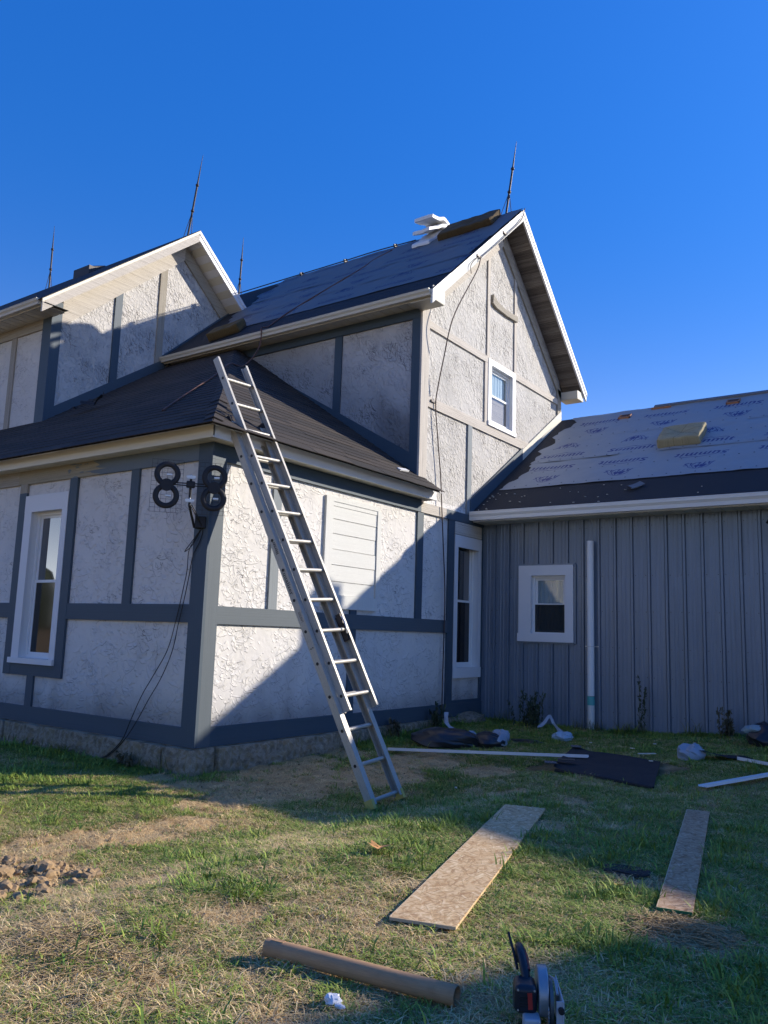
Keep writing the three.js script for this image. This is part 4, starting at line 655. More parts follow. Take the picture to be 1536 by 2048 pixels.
mesh('strand', tube([[-0.01, 2.50, 0.22], [0.0, 2.42, 0.16], [-0.03, 2.28, 0.045], [-0.07, 2.16, 0.045], [-0.14, 2.05, 0.045], [-0.18, 1.85, 0.045], [-0.23, 1.61, 0.045], [-0.29, 1.37, 0.045], [-0.34, 1.13, 0.05], [-0.46, 0.87, 0.06], [-0.62, 0.64, 0.07], [-0.75, 0.44, 0.08], [-0.92, 0.23, 0.09], [-1.15, 0.06, 0.10], [-1.40, 0.0, 0.11]], 0.0045, 90), M.black, coax);
mesh('drip_loop', tube([[-0.05, 2.28, 0.06], [-0.15, 2.18, 0.06], [-0.25, 2.08, 0.06], [-0.15, 2.13, 0.065], [-0.07, 2.24, 0.06]], 0.0045, 30), M.black, coax);
const down = thing('lightning_conductor', 'dark lightning conductor cable running down the gable wall from the peak to the ground', 'cable');
mesh('rake_run', tube([[0.41, 8.31, -5.99], [0.412, 8.08, -5.88], [0.413, 7.66, -5.45], [0.412, 7.24, -4.99], [0.412, 6.87, -4.56]], 0.008, 40), M.iron, down);
mesh('rake_run', tube([[0.412, 6.87, -4.56], [0.412, 6.78, -4.40], [0.41, 6.60, -4.25], [0.41, 6.50, -4.27]], 0.006, 16), M.iron, down);
mesh('drop', tube([[0.41, 6.87, -4.54], [0.40, 6.70, -4.50], [0.28, 5.73, -3.99], [0.16, 5.20, -3.98], [0.08, 4.78, -3.97], [0.05, 4.57, -3.97], [0.05, 4.05, -4.05], [0.05, 3.50, -4.15], [0.055, 3.15, -4.18], [0.05, 2.53, -4.26], [0.05, 1.98, -4.32], [0.055, 1.16, -4.31], [0.055, 0.63, -4.30], [0.07, 0.17, -4.28]], 0.009, 120), std({ color: lin(0.06, 0.03, 0.025), roughness: 0.6 }), down);
for (const p of [[0.40, 6.86, -4.55], [0.40, 7.58, -5.36], [0.04, 4.57, -3.97]]) mesh('clip', merge([new THREE.SphereGeometry(0.02, 8, 6).translate(...p), box(0.03, 0.03, 0.11, p[0] - 0.005, p[1], p[2] + 0.05)]), M.iron, down);
function rodThing(label, base, top, sag) {
  const t = thing('lightning_rod', label, 'lightning rod', base, 'lightning rods on the roof ridges'), d = V(top[0] - base[0], top[1] - base[1], top[2] - base[2]), P = (k) => d.clone().multiplyScalar(k);
  mesh('shaft', rod(P(0.0), P(0.62), 0.018), M.iron, t); mesh('tip', (() => { const g = new THREE.CylinderGeometry(0.003, 0.015, d.length() * 0.38, 8); g.applyQuaternion(new THREE.Quaternion().setFromUnitVectors(V(0, 1, 0), d.clone().normalize())); const m = P(0.81); return g.translate(m.x, m.y, m.z); })(), M.iron, t);
  for (const k of [0.3, 0.62]) mesh('collar', new THREE.SphereGeometry(0.032, 10, 8).translate(...P(k).toArray()), M.iron, t);
  const f = (x, z) => mesh('stay', rod(P(0.3), V(x, -0.06 - PITCH * Math.abs(z), z), 0.006, 5), M.iron, t); f(0.10, 0); f(-0.12, 0.02);
  return t;
}
rodThing('lightning rod at the peak of the big right hand gable', [0.07, 8.31, ZC], [0.247, 9.554, ZC]);
rodThing('lightning rod at the peak of the left gable, tallest looking and leaning right', [-5.06, 8.30, ZF], [-4.807, 9.771, ZF]);
rodThing('lightning rod on the main ridge just right of the left gable slope', [-6.168, 8.25, ZC], [-6.13, 9.575, ZC]);
rodThing('lightning rod at the far left of the picture above the low eave', [-9.37, 8.29, ZF], [-9.396, 9.692, ZF]);
const rc = thing('ridge_cable', 'thin dark cable clipped along the main roof ridge towards the white bundles', 'cable');
mesh('strand', tube([[-7, 8.335, ZC], [-4.97, 8.335, ZC + 0.01], [-3.31, 8.345, ZC], [-2.61, 8.34, ZC + 0.02], [-1.72, 8.33, ZC]], 0.012, 50), M.iron, rc);
for (const x of [-4.4, -3.3, -2.15]) mesh('clip', merge([new THREE.SphereGeometry(0.03, 8, 6).translate(x, 8.345, ZC), box(0.03, 0.05, 0.10, x, 8.315, ZC + 0.02)]), M.iron, rc);
const cord = thing('power_cord', 'brown extension cord lying down the main roof, over its gutter and across the hip roof', 'cord');
{ const om = std({ color: lin(0.13, 0.055, 0.03), roughness: 0.6 }), L = (x, z, k = 0.035) => V(x, YR - PITCH * (z - ZC) + k, z), hA = (x, z) => V(x, HY + HP * (HE - z) + 0.03, z);
  mesh('strand', tube([L(-2.1, -5.80), L(-2.27, -5.55), L(-2.29, -5.2), L(-2.40, -4.85), L(-2.57, -4.34), L(-2.71, -3.80), L(-2.72, -3.40), V(-2.69, 5.95, -3.235), V(-2.68, 5.87, -3.235), V(-2.66, 5.67, -3.2), V(-2.58, 5.40, -3.0), V(-2.4, 5.10, -2.6), V(-2.08, 4.93, -2.08), hA(-1.86, -1.62), hA(-1.64, -1.15), hA(-1.44, -0.73), hA(-1.23, -0.33)], 0.011, 140), om, cord); }
// =====================================================================
// THINGS ON THE ROOFS
// =====================================================================
const foamC = canvas(512, 512, (ctx, w, h) => { ctx.fillStyle = 'rgb(190,182,156)'; ctx.fillRect(0, 0, w, h); const r = rng(161); for (let i = 0; i < 300; i++) { ctx.globalAlpha = 0.1; ctx.fillStyle = i % 2 ? '#85795c' : '#dcd3b8'; ctx.beginPath(); ctx.ellipse(r() * w, r() * h, 4 + r() * 30, 3 + r() * 18, r() * 3, 0, 7); ctx.fill(); } ctx.globalAlpha = 0.35; ctx.strokeStyle = '#5b4c30'; ctx.lineWidth = 9; for (let k = 0; k < 6; k++) { const a = k * 1.05 + 0.3; ctx.beginPath(); ctx.moveTo(w / 2, h / 2); ctx.quadraticCurveTo(w / 2 + Math.cos(a + 0.2) * 130, h / 2 + Math.sin(a + 0.2) * 130, w / 2 + Math.cos(a) * 300, h / 2 + Math.sin(a) * 300); ctx.stroke(); } ctx.globalAlpha = 1; grit(ctx, w, h, 0.2, 162); });
const foamPlain = canvas(256, 256, (ctx, w, h) => { ctx.fillStyle = 'rgb(205,192,150)'; ctx.fillRect(0, 0, w, h); const r = rng(163); for (let i = 0; i < 400; i++) { ctx.globalAlpha = 0.12; ctx.fillStyle = ['#6d5d3a', '#efe2b8', '#9a8856'][i % 3]; ctx.fillRect(r() * w, r() * h, 2 + r() * 30, 1 + r() * 4); } ctx.globalAlpha = 1; grit(ctx, w, h, 0.25, 164); });

function pad(label, f, u, v, w, l, h, tone, turn, top) {
  const P = at(f, u, v, 0.02), t = thing('foam_pad', label, 'foam pad', [P.x, P.y, P.z]);
  t.quaternion.setFromRotationMatrix(new THREE.Matrix4().makeBasis(f.u, f.n, f.v.clone().negate())); t.rotateY(turn);
  const g = softBox(w, h, l, 16, 6, 16, 0.03), p = g.attributes.position, uv = g.attributes.uv; g.translate(0, h / 2, 0);
  for (let i = 0; i < p.count; i++) { const x = p.getX(i), y = p.getY(i), z = p.getZ(i); if (y > h * 0.6) p.setY(i, y - 0.03 * Math.exp(-(x * x + z * z) * 40) + 0.014 * noise(x * 6, z * 6, u) - 0.012 * Math.exp(-Math.abs(x - z) * 40)); p.setX(i, x * (1 + 0.05 * noise(z * 5, y * 9, 2 + u))); uv.setXY(i, x / w + 0.5, z / l + 0.5); }
  g.computeVertexNormals();
  mesh('cushion', g, std({ map: tex(top ? foamC : foamPlain, true, 1, 1), color: lin(...tone), roughness: 0.95 }), t);
  mesh('bottom_skin', box(w * 0.96, 0.012, l * 0.96, 0, 0.004, 0), std({ color: lin(tone[0] * 0.4, tone[1] * 0.4, tone[2] * 0.35), roughness: 0.95 }), t); return t;
}
pad('tan foam roofing pad with crossed creases lying on the addition roof', FR, 2.60, (-5.06 + 6.86) * EL, 0.62, 0.58, 0.15, [0.62, 0.59, 0.48], 0.03, true);
pad('dark foam pad lying near the left end of the main roof eave', FM, -3.82, 0.42, 0.62, 0.34, 0.14, [0.18, 0.14, 0.085], 0.28, false);
pad('large brown foam pad draped near the peak of the big gable', FM, -0.46, RUN * PL - 0.34, 0.98, 0.62, 0.12, [0.13, 0.10, 0.065], 0.10, false);
// three white wrapped bundles stacked over the main ridge
for (let i = 0; i < 3; i++) {
  const t = thing('shingle_bundle', ['bottom one of the three white wrapped bundles stacked on the ridge', 'middle one of the three white wrapped bundles stacked on the ridge', 'top one of the three white wrapped bundles stacked on the ridge'][i], 'bundle', [-1.30 + 0.04 * i - (i === 2 ? 0.05 : 0), YR + 0.02 + i * 0.10, ZC + 0.04]);
  const g = softBox(0.40, 0.075, 0.96, 8, 3, 28, 0.02), p = g.attributes.position; // bent over the ridge
  for (let k = 0; k < p.count; k++) { const z = p.getZ(k), y = p.getY(k), x = p.getX(k), zz = z + 0.06; p.setY(k, y - (zz > 0 ? (0.74 - 0.24 * i) * zz * Math.min(1, zz * 3.5) : (0.85 - 0.1 * i) * -zz * Math.min(1, -zz * 4)) + 0.02 * noise(x * 6, z * 5, i)); p.setX(k, x * (1 - 0.2 * Math.abs(z)) + 0.03 * noise(z * 4, i, 2)); }
  g.computeVertexNormals(); t.rotation.y = [0.03, -0.05, 0.08][i];
  mesh('wrapper', g, std({ color: lin(0.74, 0.74, 0.73), roughness: 0.45 }), t);
}
{ const P = at(FR, 2.36, 0.46, 0.02), t = thing('shingle_scrap', 'blue grey shingle scrap on the black felt below the foam pad', 'scrap', [P.x, P.y, P.z]); const g = new THREE.BoxGeometry(0.20, 0.012, 0.13, 8, 1, 4), p = g.attributes.position; for (let i = 0; i < p.count; i++) p.setY(i, p.getY(i) + 0.9 * p.getX(i) ** 2 + 0.02); g.computeVertexNormals(); mesh('piece', g, std({ color: lin(0.12, 0.145, 0.17), roughness: 0.8 }), t); mesh('torn_edge', box(0.02, 0.013, 0.11, -0.095, 0.03, 0), M.felt, t); t.quaternion.setFromRotationMatrix(new THREE.Matrix4().makeBasis(FR.u, FR.n, FR.v.clone().negate())); t.rotateY(0.75); }
{ const t = thing('white_strip', 'short white trim offcut on the sunlit hip slope by the tall gable corner', 'offcut', [0.01, hipY(0.01) + 0.022, -3.27]); mesh('piece', box(0.05, 0.014, 0.30), M.white, t); mesh('lip', box(0.012, 0.022, 0.30, 0.024, 0, 0), M.white, t); t.rotation.set(0, 0.25, -Math.atan(HP), 'ZYX'); }
{ const P = V(-3.82, hipA(1.32) + 0.03, -1.22), t = thing('torn_flashing', 'torn dark flashing curled up against the left gable foot trim', 'flashing', P.toArray()); const mk = (w, l, b, x, z, r) => { const g = new THREE.PlaneGeometry(w, l, 8, 6).rotateX(-Math.PI / 2), p = g.attributes.position; for (let i = 0; i < p.count; i++) { const X = p.getX(i), Z = p.getZ(i); p.setY(i, b * Math.abs(X) + 0.05 * noise(X * 9, Z * 9, r) + 0.3 * X * X); } g.computeVertexNormals(); return g.rotateY(r).translate(x, 0, z); }; const fm = M.felt.clone(); fm.side = THREE.DoubleSide; mesh('flap', mk(0.34, 0.20, 0.5, 0, 0, 0.6), fm, t); mesh('flap', mk(0.30, 0.16, 0.3, -0.22, 0.04, 1.3), fm, t); t.rotation.x = Math.atan(HP); }
// plastic standpipe against the metal wall
{
  const t = thing('standpipe', 'tall white plastic pipe standing against the grey metal wall', 'pipe', [1.73, 0, ZE + 0.075]); const g0 = H(1.73, ZE + 0.075);
  mesh('pipe', merge([new THREE.CylinderGeometry(0.047, 0.047, 2.71 - 0.62, 24, 1, true).translate(0, (2.71 + 0.62) / 2, 0), new THREE.TorusGeometry(0.0445, 0.0028, 6, 24).rotateX(Math.PI / 2).translate(0, 2.71, 0)]), M.vinyl, t);
  mesh('coloured_band', new THREE.CylinderGeometry(0.0485, 0.0485, 0.115, 24).translate(0, 0.557, 0), std({ color: lin(0.10, 0.42, 0.40), roughness: 0.4 }), t); mesh('lower_pipe', new THREE.CylinderGeometry(0.047, 0.047, 0.55, 24).translate(0, 0.275, 0), std({ color: lin(0.66, 0.65, 0.60), roughness: 0.6 }), t);
  mesh('strap', merge([new THREE.TorusGeometry(0.049, 0.005, 6, 24).rotateX(Math.PI / 2).translate(0, 1.276, 0), box(0.19, 0.014, 0.008, 0, 1.276, -0.045)]), M.alu, t);
}
{ // lantern cut by the right edge of the picture
  const t = thing('wall_lantern', 'black wall lantern with white glass at the right edge of the metal wall', 'lantern', [4.07, 2.72, ZE + 0.12]);
  mesh('cap', new THREE.ConeGeometry(0.115, 0.16, 4).rotateY(Math.PI / 4).translate(0, 0.19, 0), M.black, t); mesh('glass_body', new THREE.CylinderGeometry(0.085, 0.07, 0.17, 4).rotateY(Math.PI / 4).translate(0, 0.02, 0), M.white, t);
  mesh('base', new THREE.CylinderGeometry(0.075, 0.05, 0.03, 4).rotateY(Math.PI / 4).translate(0, -0.08, 0), M.black, t); mesh('wall_bracket', box(0.03, 0.22, 0.07, 0, 0.06, -0.09), M.black, t);
}
// =====================================================================
// THINGS ON THE GROUND
// =====================================================================
function osbCanvas(seed) { return canvas(1024, 256, (ctx, w, h) => { const r = rng(seed); ctx.fillStyle = 'rgb(208,180,138)'; ctx.fillRect(0, 0, w, h); const cs = ['#e6cfa8', '#c9a678', '#b08a5c', '#eedbb6', '#b08c60', '#d8b888', '#9c7a54']; for (let i = 0; i < 4200; i++) { const x = r() * w, y = r() * h, l = 12 + r() * 30, t = 2 + r() * 5, a = (r() - 0.5) * 1.9 + (r() < 0.35 ? 1.4 : 0); ctx.save(); ctx.translate(x, y); ctx.rotate(a); ctx.globalAlpha = 0.25 + r() * 0.5; ctx.fillStyle = cs[Math.floor(r() * 7)]; ctx.beginPath(); ctx.moveTo(-l / 2, -t / 2); ctx.lineTo(l / 2, -t / 2 + r() * 3); ctx.lineTo(l / 2 - r() * 6, t / 2); ctx.lineTo(-l / 2 + r() * 6, t / 2); ctx.fill(); if (r() < 0.35) { ctx.globalAlpha = 0.4; ctx.fillStyle = '#6b4a24'; ctx.fillRect(-l / 2, t / 2, l, 1); } ctx.restore(); } ctx.globalAlpha = 1; grit(ctx, w, h, 0.14, seed + 1); }); }
function osb(label, [a, b, w], seed, tone, edge) {
  const d = b.clone().sub(a), l = d.length(), t = thing('osb_board', label, 'board', [(a.x + b.x) / 2, (H(a.x, a.z) + H(b.x, b.z)) / 2 + 0.028, (a.z + b.z) / 2], 'boards lying on the lawn');
  t.rotation.set(0, Math.atan2(-d.z, d.x), Math.asin((G(b.x, b.z) - G(a.x, a.z)) / l), 'YXZ');
  const g = box(l, 0.012, w), c = osbCanvas(seed), m = tex(c, true, 2.44, 0.61); mesh('panel', g, std({ map: m, bumpMap: tex(c, false, 2.44, 0.61), bumpScale: 0.002, color: lin(...tone), roughness: 0.75 }), t);
  mesh('cut_edge', box(0.004, 0.0125, w * 0.995, l / 2 + 0.001, 0, 0), edge, t); mesh('cut_edge', box(l * 0.995, 0.0125, 0.004, 0, 0, w / 2 + 0.001), std({ color: lin(0.55, 0.42, 0.26), roughness: 0.9 }), t); return t;
}
osb('wide oriented strand board plank, half in sun, nearest the ladder', OSB1, 171, [1.0, 0.97, 0.92], std({ color: lin(0.5, 0.4, 0.26), roughness: 0.9 }));
osb('narrow oriented strand board plank with a green end, lying in shade at right', OSB2, 173, [0.72, 0.64, 0.64], std({ color: lin(0.03, 0.16, 0.06), roughness: 0.8 }));
{ // cardboard core tube
  const a = V(3.722, 0, 2.945), b = V(4.478, 0, 2.85), d = b.clone().sub(a), l = d.length(), t = thing('cardboard_tube', 'brown cardboard roll core lying on the grass at the front', 'tube', [(a.x + b.x) / 2, H(4.09, 2.89) + 0.040, (a.z + b.z) / 2]);
  const c = canvas(512, 256, (ctx, w, h) => { ctx.fillStyle = 'rgb(196,158,118)'; ctx.fillRect(0, 0, w, h); const r = rng(181); for (let i = 0; i < 260; i++) { ctx.globalAlpha = 0.12; ctx.fillStyle = i % 2 ? '#7d5c3c' : '#e3c59c'; ctx.fillRect(r() * w, r() * h, 10 + r() * 120, 1 + r() * 3); } ctx.globalAlpha = 0.3; ctx.strokeStyle = '#7b5836'; ctx.lineWidth = 1.5; for (let k = -2; k < 6; k++) { ctx.beginPath(); ctx.moveTo(k * 128, 0); ctx.lineTo(k * 128 + 190, h); ctx.stroke(); } ctx.globalAlpha = 1; grit(ctx, w, h, 0.16, 182); });
  const m = std({ map: tex(c, true, 1, 1), color: lin(0.80, 0.76, 0.72), roughness: 0.85, side: THREE.DoubleSide }), R = 0.032, q = new THREE.LatheGeometry([[R, -l / 2], [R + 0.0006, -l / 2 + 0.002], [R, l / 2], [R - 0.006, l / 2], [R - 0.006, -l / 2], [R, -l / 2]].map(p => new THREE.Vector2(...p)), 40); q.rotateZ(-Math.PI / 2); mesh('tube_wall', q, m, t); mesh('torn_paper', box(0.05, 0.002, 0.02, -l / 2 + 0.05, R, 0.0), m, t); t.rotation.y = Math.atan2(-d.z, d.x);
}
function strip(label, pts, w, h, name = 'gutter_length', cat = 'gutter', lift = 0.02) { // white channel lying on the ground
  const a = V(...pts[0]), b = V(...pts[1]), d = b.clone().sub(a), l = d.length(), t = thing(name, label, cat, [(a.x + b.x) / 2, (a.y + b.y) / 2 + lift, (a.z + b.z) / 2], 'white trim lengths lying on the lawn');
  t.quaternion.setFromUnitVectors(V(1, 0, 0), d.normalize());
  const sec = [[-w / 2, h], [-w / 2, 0], [w / 2, 0], [w / 2, h * 0.7], [w / 2 - 0.004, h * 0.7], [w / 2 - 0.004, 0.004], [-w / 2 + 0.004, 0.004], [-w / 2 + 0.004, h]];
  mesh('channel', prism({ o: V(0, 0, 0), u: V(0, 0, -1), v: V(0, 1, 0), n: V(1, 0, 0) }, sec, -l / 2, l / 2), M.white, t); mesh('rib', merge([box(l, 0.006, 0.006, 0, 0.007, -w * 0.15), box(l, 0.006, 0.006, 0, 0.007, w * 0.2)]), M.vinyl, t); return t;
}
strip('long white aluminium gutter length lying from the ladder to the black felt', [[0.64, H(0.64, -2.24) + 0.02, -2.24], [2.79, H(2.74, -2.6) + 0.045, -2.57]], 0.075, 0.03);
strip('white ribbed trim length at the right edge, nearer the camera', [[4.055, H(4.05, -1.84) + 0.01, -1.84], [4.72, H(4.7, -3.2) + 0.03, -3.22]], 0.085, 0.02, 'trim_length', 'trim');
strip('short white trim length at the right edge, nearer the metal wall', [[4.025, H(4.02, -3.3) + 0.01, -3.30], [4.75, H(4.7, -2.9) + 0.02, -2.93]], 0.05, 0.03, 'trim_length', 'trim');
// folded black felt sheet
function sheetOn(name, label, cat, corners, nu, nv, wave, mat, seed, lift = 0.012) { // bilinear patch between four ground points
  const t = thing(name, label, cat, [corners[0][0], 0, corners[0][1]]), P = [], U = [], I = [];
  for (let i = 0; i <= nu; i++) for (let j = 0; j <= nv; j++) { const u = i / nu, v = j / nv, x = (corners[0][0] * (1 - u) + corners[1][0] * u) * (1 - v) + (corners[3][0] * (1 - u) + corners[2][0] * u) * v, z = (corners[0][1] * (1 - u) + corners[1][1] * u) * (1 - v) + (corners[3][1] * (1 - u) + corners[2][1] * u) * v; P.push(x - corners[0][0], G(x, z) + lift + wave(u, v, x, z), z - corners[0][1]); U.push(u, v); }
  const n = nv + 1; for (let i = 0; i < nu; i++) for (let j = 0; j < nv; j++) { const a = i * n + j, b = a + n; I.push(a, b, b + 1, a, b + 1, a + 1); }
  const g = new THREE.BufferGeometry(); g.setAttribute('position', new THREE.Float32BufferAttribute(P, 3)); g.setAttribute('uv', new THREE.Float32BufferAttribute(U, 2)); g.setIndex(I); g.computeVertexNormals(); mesh('sheet', g, mat, t); return t;
}
const felt2 = M.felt.clone(); felt2.side = THREE.DoubleSide; felt2.color = lin(0.026, 0.027, 0.033);
const glossy = std({ color: lin(0.02, 0.02, 0.024), roughness: 0.35, side: THREE.DoubleSide });
{
  const c = [[2.70, -1.95], [3.74, -1.58], [3.42, -2.82], [2.36, -3.30]];
  const t = sheetOn('felt_sheet', 'black roofing felt sheet folded flat on the grass under the gutter end', 'felt sheet', c, 30, 24, (u, v, x, z) => 0.025 + 0.02 * fbm(x * 2, z * 2, 2) + 0.05 * Math.pow(1 - u, 6) - 0.02 * Math.pow(1 - v, 8), felt2, 1);
  mesh('fold', tube([[0.02, G(2.7, -1.95) + 0.03, 0.0], [0.5, G(3.2, -1.77) + 0.02, 0.18], [1.03, G(3.74, -1.58) + 0.02, 0.36]], 0.016, 20), felt2, t); mesh('tape_patch', box(0.16, 0.004, 0.09).rotateY(0.4).translate(0.05, G(2.7, -2.1) + 0.11, -0.18), glossy, t);
  const bits = canvas(128, 64, (ctx, w, h) => { ctx.fillStyle = 'rgb(60,62,66)'; ctx.fillRect(0, 0, w, h); ctx.fillStyle = 'rgb(150,155,160)'; for (let i = 0; i < 9; i++) ctx.fillRect(10 + i * 12, 18 + (i % 3) * 8, 8, 14); });
  mesh('printed_tab', box(0.11, 0.005, 0.16).rotateY(0.5).translate(-0.05, G(2.6, -2.1) + 0.10, -0.05), std({ map: tex(bits, true, 0.11, 0.16), roughness: 0.5 }), t); mesh('printed_tab', box(0.11, 0.005, 0.16).rotateY(0.4).translate(-0.27, G(2.4, -3.2) + 0.10, -1.20), std({ map: tex(bits, true, 0.11, 0.16), roughness: 0.5 }), t);
}
function ribbon(pts, w, seed) { const c = new THREE.CatmullRomCurve3(pts.map(p => V(...p))), n = 24, P = [], U = [], I = []; for (let i = 0; i <= n; i++) { const q = c.getPoint(i / n), t = c.getTangent(i / n), a = noise(i * 0.15, seed) * 1.6 + 0.6, s = V(-t.z, 0, t.x).normalize().multiplyScalar(Math.cos(a)).add(V(0, Math.sin(a), 0)).multiplyScalar(w / 2 * (1 + 0.4 * noise(i * 0.4, seed, 2))); P.push(q.x + s.x, q.y + s.y, q.z + s.z, q.x - s.x, q.y - s.y, q.z - s.z); U.push(0, i / n, 1, i / n); } for (let i = 0; i < n; i++) { const k = i * 2; I.push(k, k + 1, k + 3, k, k + 3, k + 2); } const g = new THREE.BufferGeometry(); g.setAttribute('position', new THREE.Float32BufferAttribute(P, 3)); g.setAttribute('uv', new THREE.Float32BufferAttribute(U, 2)); g.setIndex(I); g.computeVertexNormals(); return g; }
// crumpled scraps: a wrinkled blob of sheet
function crumple(w, h, d, seed, rough = 1) { const g = new THREE.SphereGeometry(0.5, 26, 18), p = g.attributes.position; for (let i = 0; i < p.count; i++) { const x = p.getX(i), y = p.getY(i), z = p.getZ(i), k = 1 + rough * (0.35 * noise(x * 3, y * 3 + z * 2, seed) + 0.25 * Math.abs(noise(x * 7, z * 7, seed + 4)) + 0.1 * noise(x * 15, y * 15, seed)); p.setXYZ(i, x * k * w, Math.max(-0.02, y * k * h + h * 0.3), z * k * d); } return toCreasedNormals(g.toNonIndexed(), 0.6); }
const gp = (x, z) => [x, H(x, z), z];
const paleWrap = std({ color: lin(0.27, 0.32, 0.38), roughness: 0.6, side: THREE.DoubleSide });
{
  const t = thing('felt_heap', 'heap of rolled black felt offcuts at the foot of the stucco wall', 'felt heap', gp(0.95, -2.98));
  mesh('roll', crumple(0.75, 0.26, 0.42, 3, 0.7).rotateY(0.6), glossy, t); mesh('roll', crumple(0.42, 0.22, 0.34, 8, 0.6).rotateY(0.5).translate(0.34, 0.0, -0.30), glossy, t);
  mesh('pale_strip', crumple(0.10, 0.20, 0.22, 12, 0.8).translate(0.21, 0.03, -0.13), paleWrap, t); mesh('pale_strip', crumple(0.09, 0.17, 0.20, 13, 0.8).translate(0.50, 0.02, -0.36), paleWrap, t); mesh('pale_strip', ribbon([[0.12, 0.15, -0.1], [0.0, 0.19, -0.12], [-0.14, 0.24, -0.2], [-0.20, 0.36, -0.28]], 0.05, 2), paleWrap, t);
}
{ const t = thing('wrapper_scrap', 'pale grey crumpled wrapper left of the standpipe, beside dark felt', 'wrapper', gp(1.29, -3.62)); mesh('crumple', crumple(0.22, 0.16, 0.16, 21), paleWrap, t); mesh('dark_tail', crumple(0.42, 0.05, 0.16, 22).translate(0.26, -0.005, -0.16), glossy, t); }
{ const t = thing('wrapper_scrap', 'blue grey torn wrapper with a twisted strip by the weeds', 'wrapper', gp(1.83, -4.22)); mesh('crumple', crumple(0.24, 0.12, 0.18, 25, 1.2), std({ color: lin(0.30, 0.42, 0.52), roughness: 0.6, side: THREE.DoubleSide }), t); mesh('twist', ribbon([[0.0, 0.07, -0.01], [-0.09, 0.12, -0.05], [-0.17, 0.20, -0.08], [-0.22, 0.26, -0.09], [-0.28, 0.17, -0.03], [-0.34, 0.13, 0.0]], 0.05, 5), paleWrap, t); }
{ const t = thing('wrapper_scrap', 'pale wrapper folded over a dark curved shingle at right', 'wrapper', gp(3.60, -3.22)); mesh('crumple', crumple(0.24, 0.19, 0.22, 31, 1.1), paleWrap, t); const g = new THREE.PlaneGeometry(0.5, 0.22, 20, 4).rotateX(-Math.PI / 2), p = g.attributes.position; for (let i = 0; i < p.count; i++) { const x = p.getX(i); p.setY(i, 0.05 + 0.14 * Math.pow(Math.max(0, -x * 2 + 0.1), 1.6) + 0.01 * noise(x * 9, p.getZ(i) * 9, 3)); } g.computeVertexNormals(); mesh('dark_shingle', g.rotateY(0.5).translate(0.27, 0.0, -0.16), felt2, t); }
{ const t = thing('felt_heap', 'dark crumpled felt with a pale flap at the far right by the wall', 'felt heap', gp(4.10, -4.5)); mesh('roll', crumple(0.5, 0.30, 0.36, 35), glossy, t); mesh('pale_flap', crumple(0.22, 0.10, 0.16, 36).translate(-0.16, 0.14, 0.06), std({ color: lin(0.24, 0.32, 0.34), roughness: 0.6 }), t); }
{ const t = thing('shingle_scrap', 'flat dark shingle piece lying between the two strand boards', 'scrap', [4.37, H(4.37, 0.91) + 0.016, 0.91]); const g = new THREE.CylinderGeometry(0.125, 0.13, 0.008, 9), p = g.attributes.position; for (let i = 0; i < p.count; i++) { const x = p.getX(i), z = p.getZ(i); p.setX(i, x * (1 + 0.25 * noise(x * 6, z * 6, 5))); p.setZ(i, z * (0.85 + 0.25 * noise(z * 6, x * 6, 2))); p.setY(i, p.getY(i) + 0.05 * x * x * 8); } g.computeVertexNormals(); mesh('piece', g, M.sh[0], t); mesh('granule_strip', box(0.14, 0.014, 0.05, 0.02, 0.004, 0.05), M.sh[3], t); }
function leaf(label, x, z, s, color, turn) { const t = thing('fallen_leaf', label, 'leaf', [x, H(x, z) + 0.045, z]); const c = []; for (let i = 0; i <= 30; i++) { const a = i / 30 * 6.283, R = s * (0.6 + 0.4 * Math.abs(Math.cos(a * 2.5)) * (0.8 + 0.3 * Math.sin(a * 7))); c.push([Math.cos(a) * R, Math.sin(a) * R]); } const P = [], U = [], q = ([x2, y2]) => [x2, 0.35 * (x2 * x2 + Math.abs(x2 * y2)) / s + 0.1 * y2, y2]; for (let i = 0; i < 30; i++) { for (const p of [[0, 0], c[i + 1], c[i]]) { P.push(...q(p)); U.push(p[0], p[1]); } } mesh('blade', soup(P, U), std({ color, roughness: 0.8, side: THREE.DoubleSide }), t); mesh('stem', tube([[0, 0, 0], [s * 0.5, 0.01, s * 0.9], [s * 0.8, 0.02, s * 1.5]], 0.0018, 8), std({ color: lin(0.2, 0.1, 0.04), roughness: 0.9 }), t); t.rotation.y = turn; return t; }
leaf('big dry orange brown leaf on the sunlit grass left of the wide board', 3.235, 1.55, 0.075, lin(0.52, 0.26, 0.09), 0.4); leaf('small yellow leaf in the shade between the two strand boards', 4.47, 1.30, 0.035, lin(0.55, 0.40, 0.10), 1.4);
{ const t = thing('plastic_scrap', 'small crumpled clear white plastic bit by the cardboard tube', 'scrap', [4.16, H(4.16, 3.1) + 0.015, 3.10]); mesh('crumple', crumple(0.06, 0.035, 0.05, 41), std({ color: lin(0.75, 0.75, 0.76), roughness: 0.3 }), t); mesh('tail', crumple(0.04, 0.012, 0.02, 42).translate(0.035, 0, 0.01), M.white, t); }
{ const t = thing('field_stone', 'rounded grey stone against the end of the stucco wall foot', 'stone', [0.16, H(0.2, -5.1) + 0.02, -4.95]); const g = new THREE.IcosahedronGeometry(0.2, 3), p = g.attributes.position; for (let i = 0; i < p.count; i++) { const x = p.getX(i), y = p.getY(i), z = p.getZ(i), k = 1 + 0.5 * noise(x * 4, y * 4 + z * 3, 3); p.setXYZ(i, x * k * 0.9, y * k * 0.6, z * k * 1.7); } g.computeVertexNormals(); mesh('body', g, M.concrete, t); }
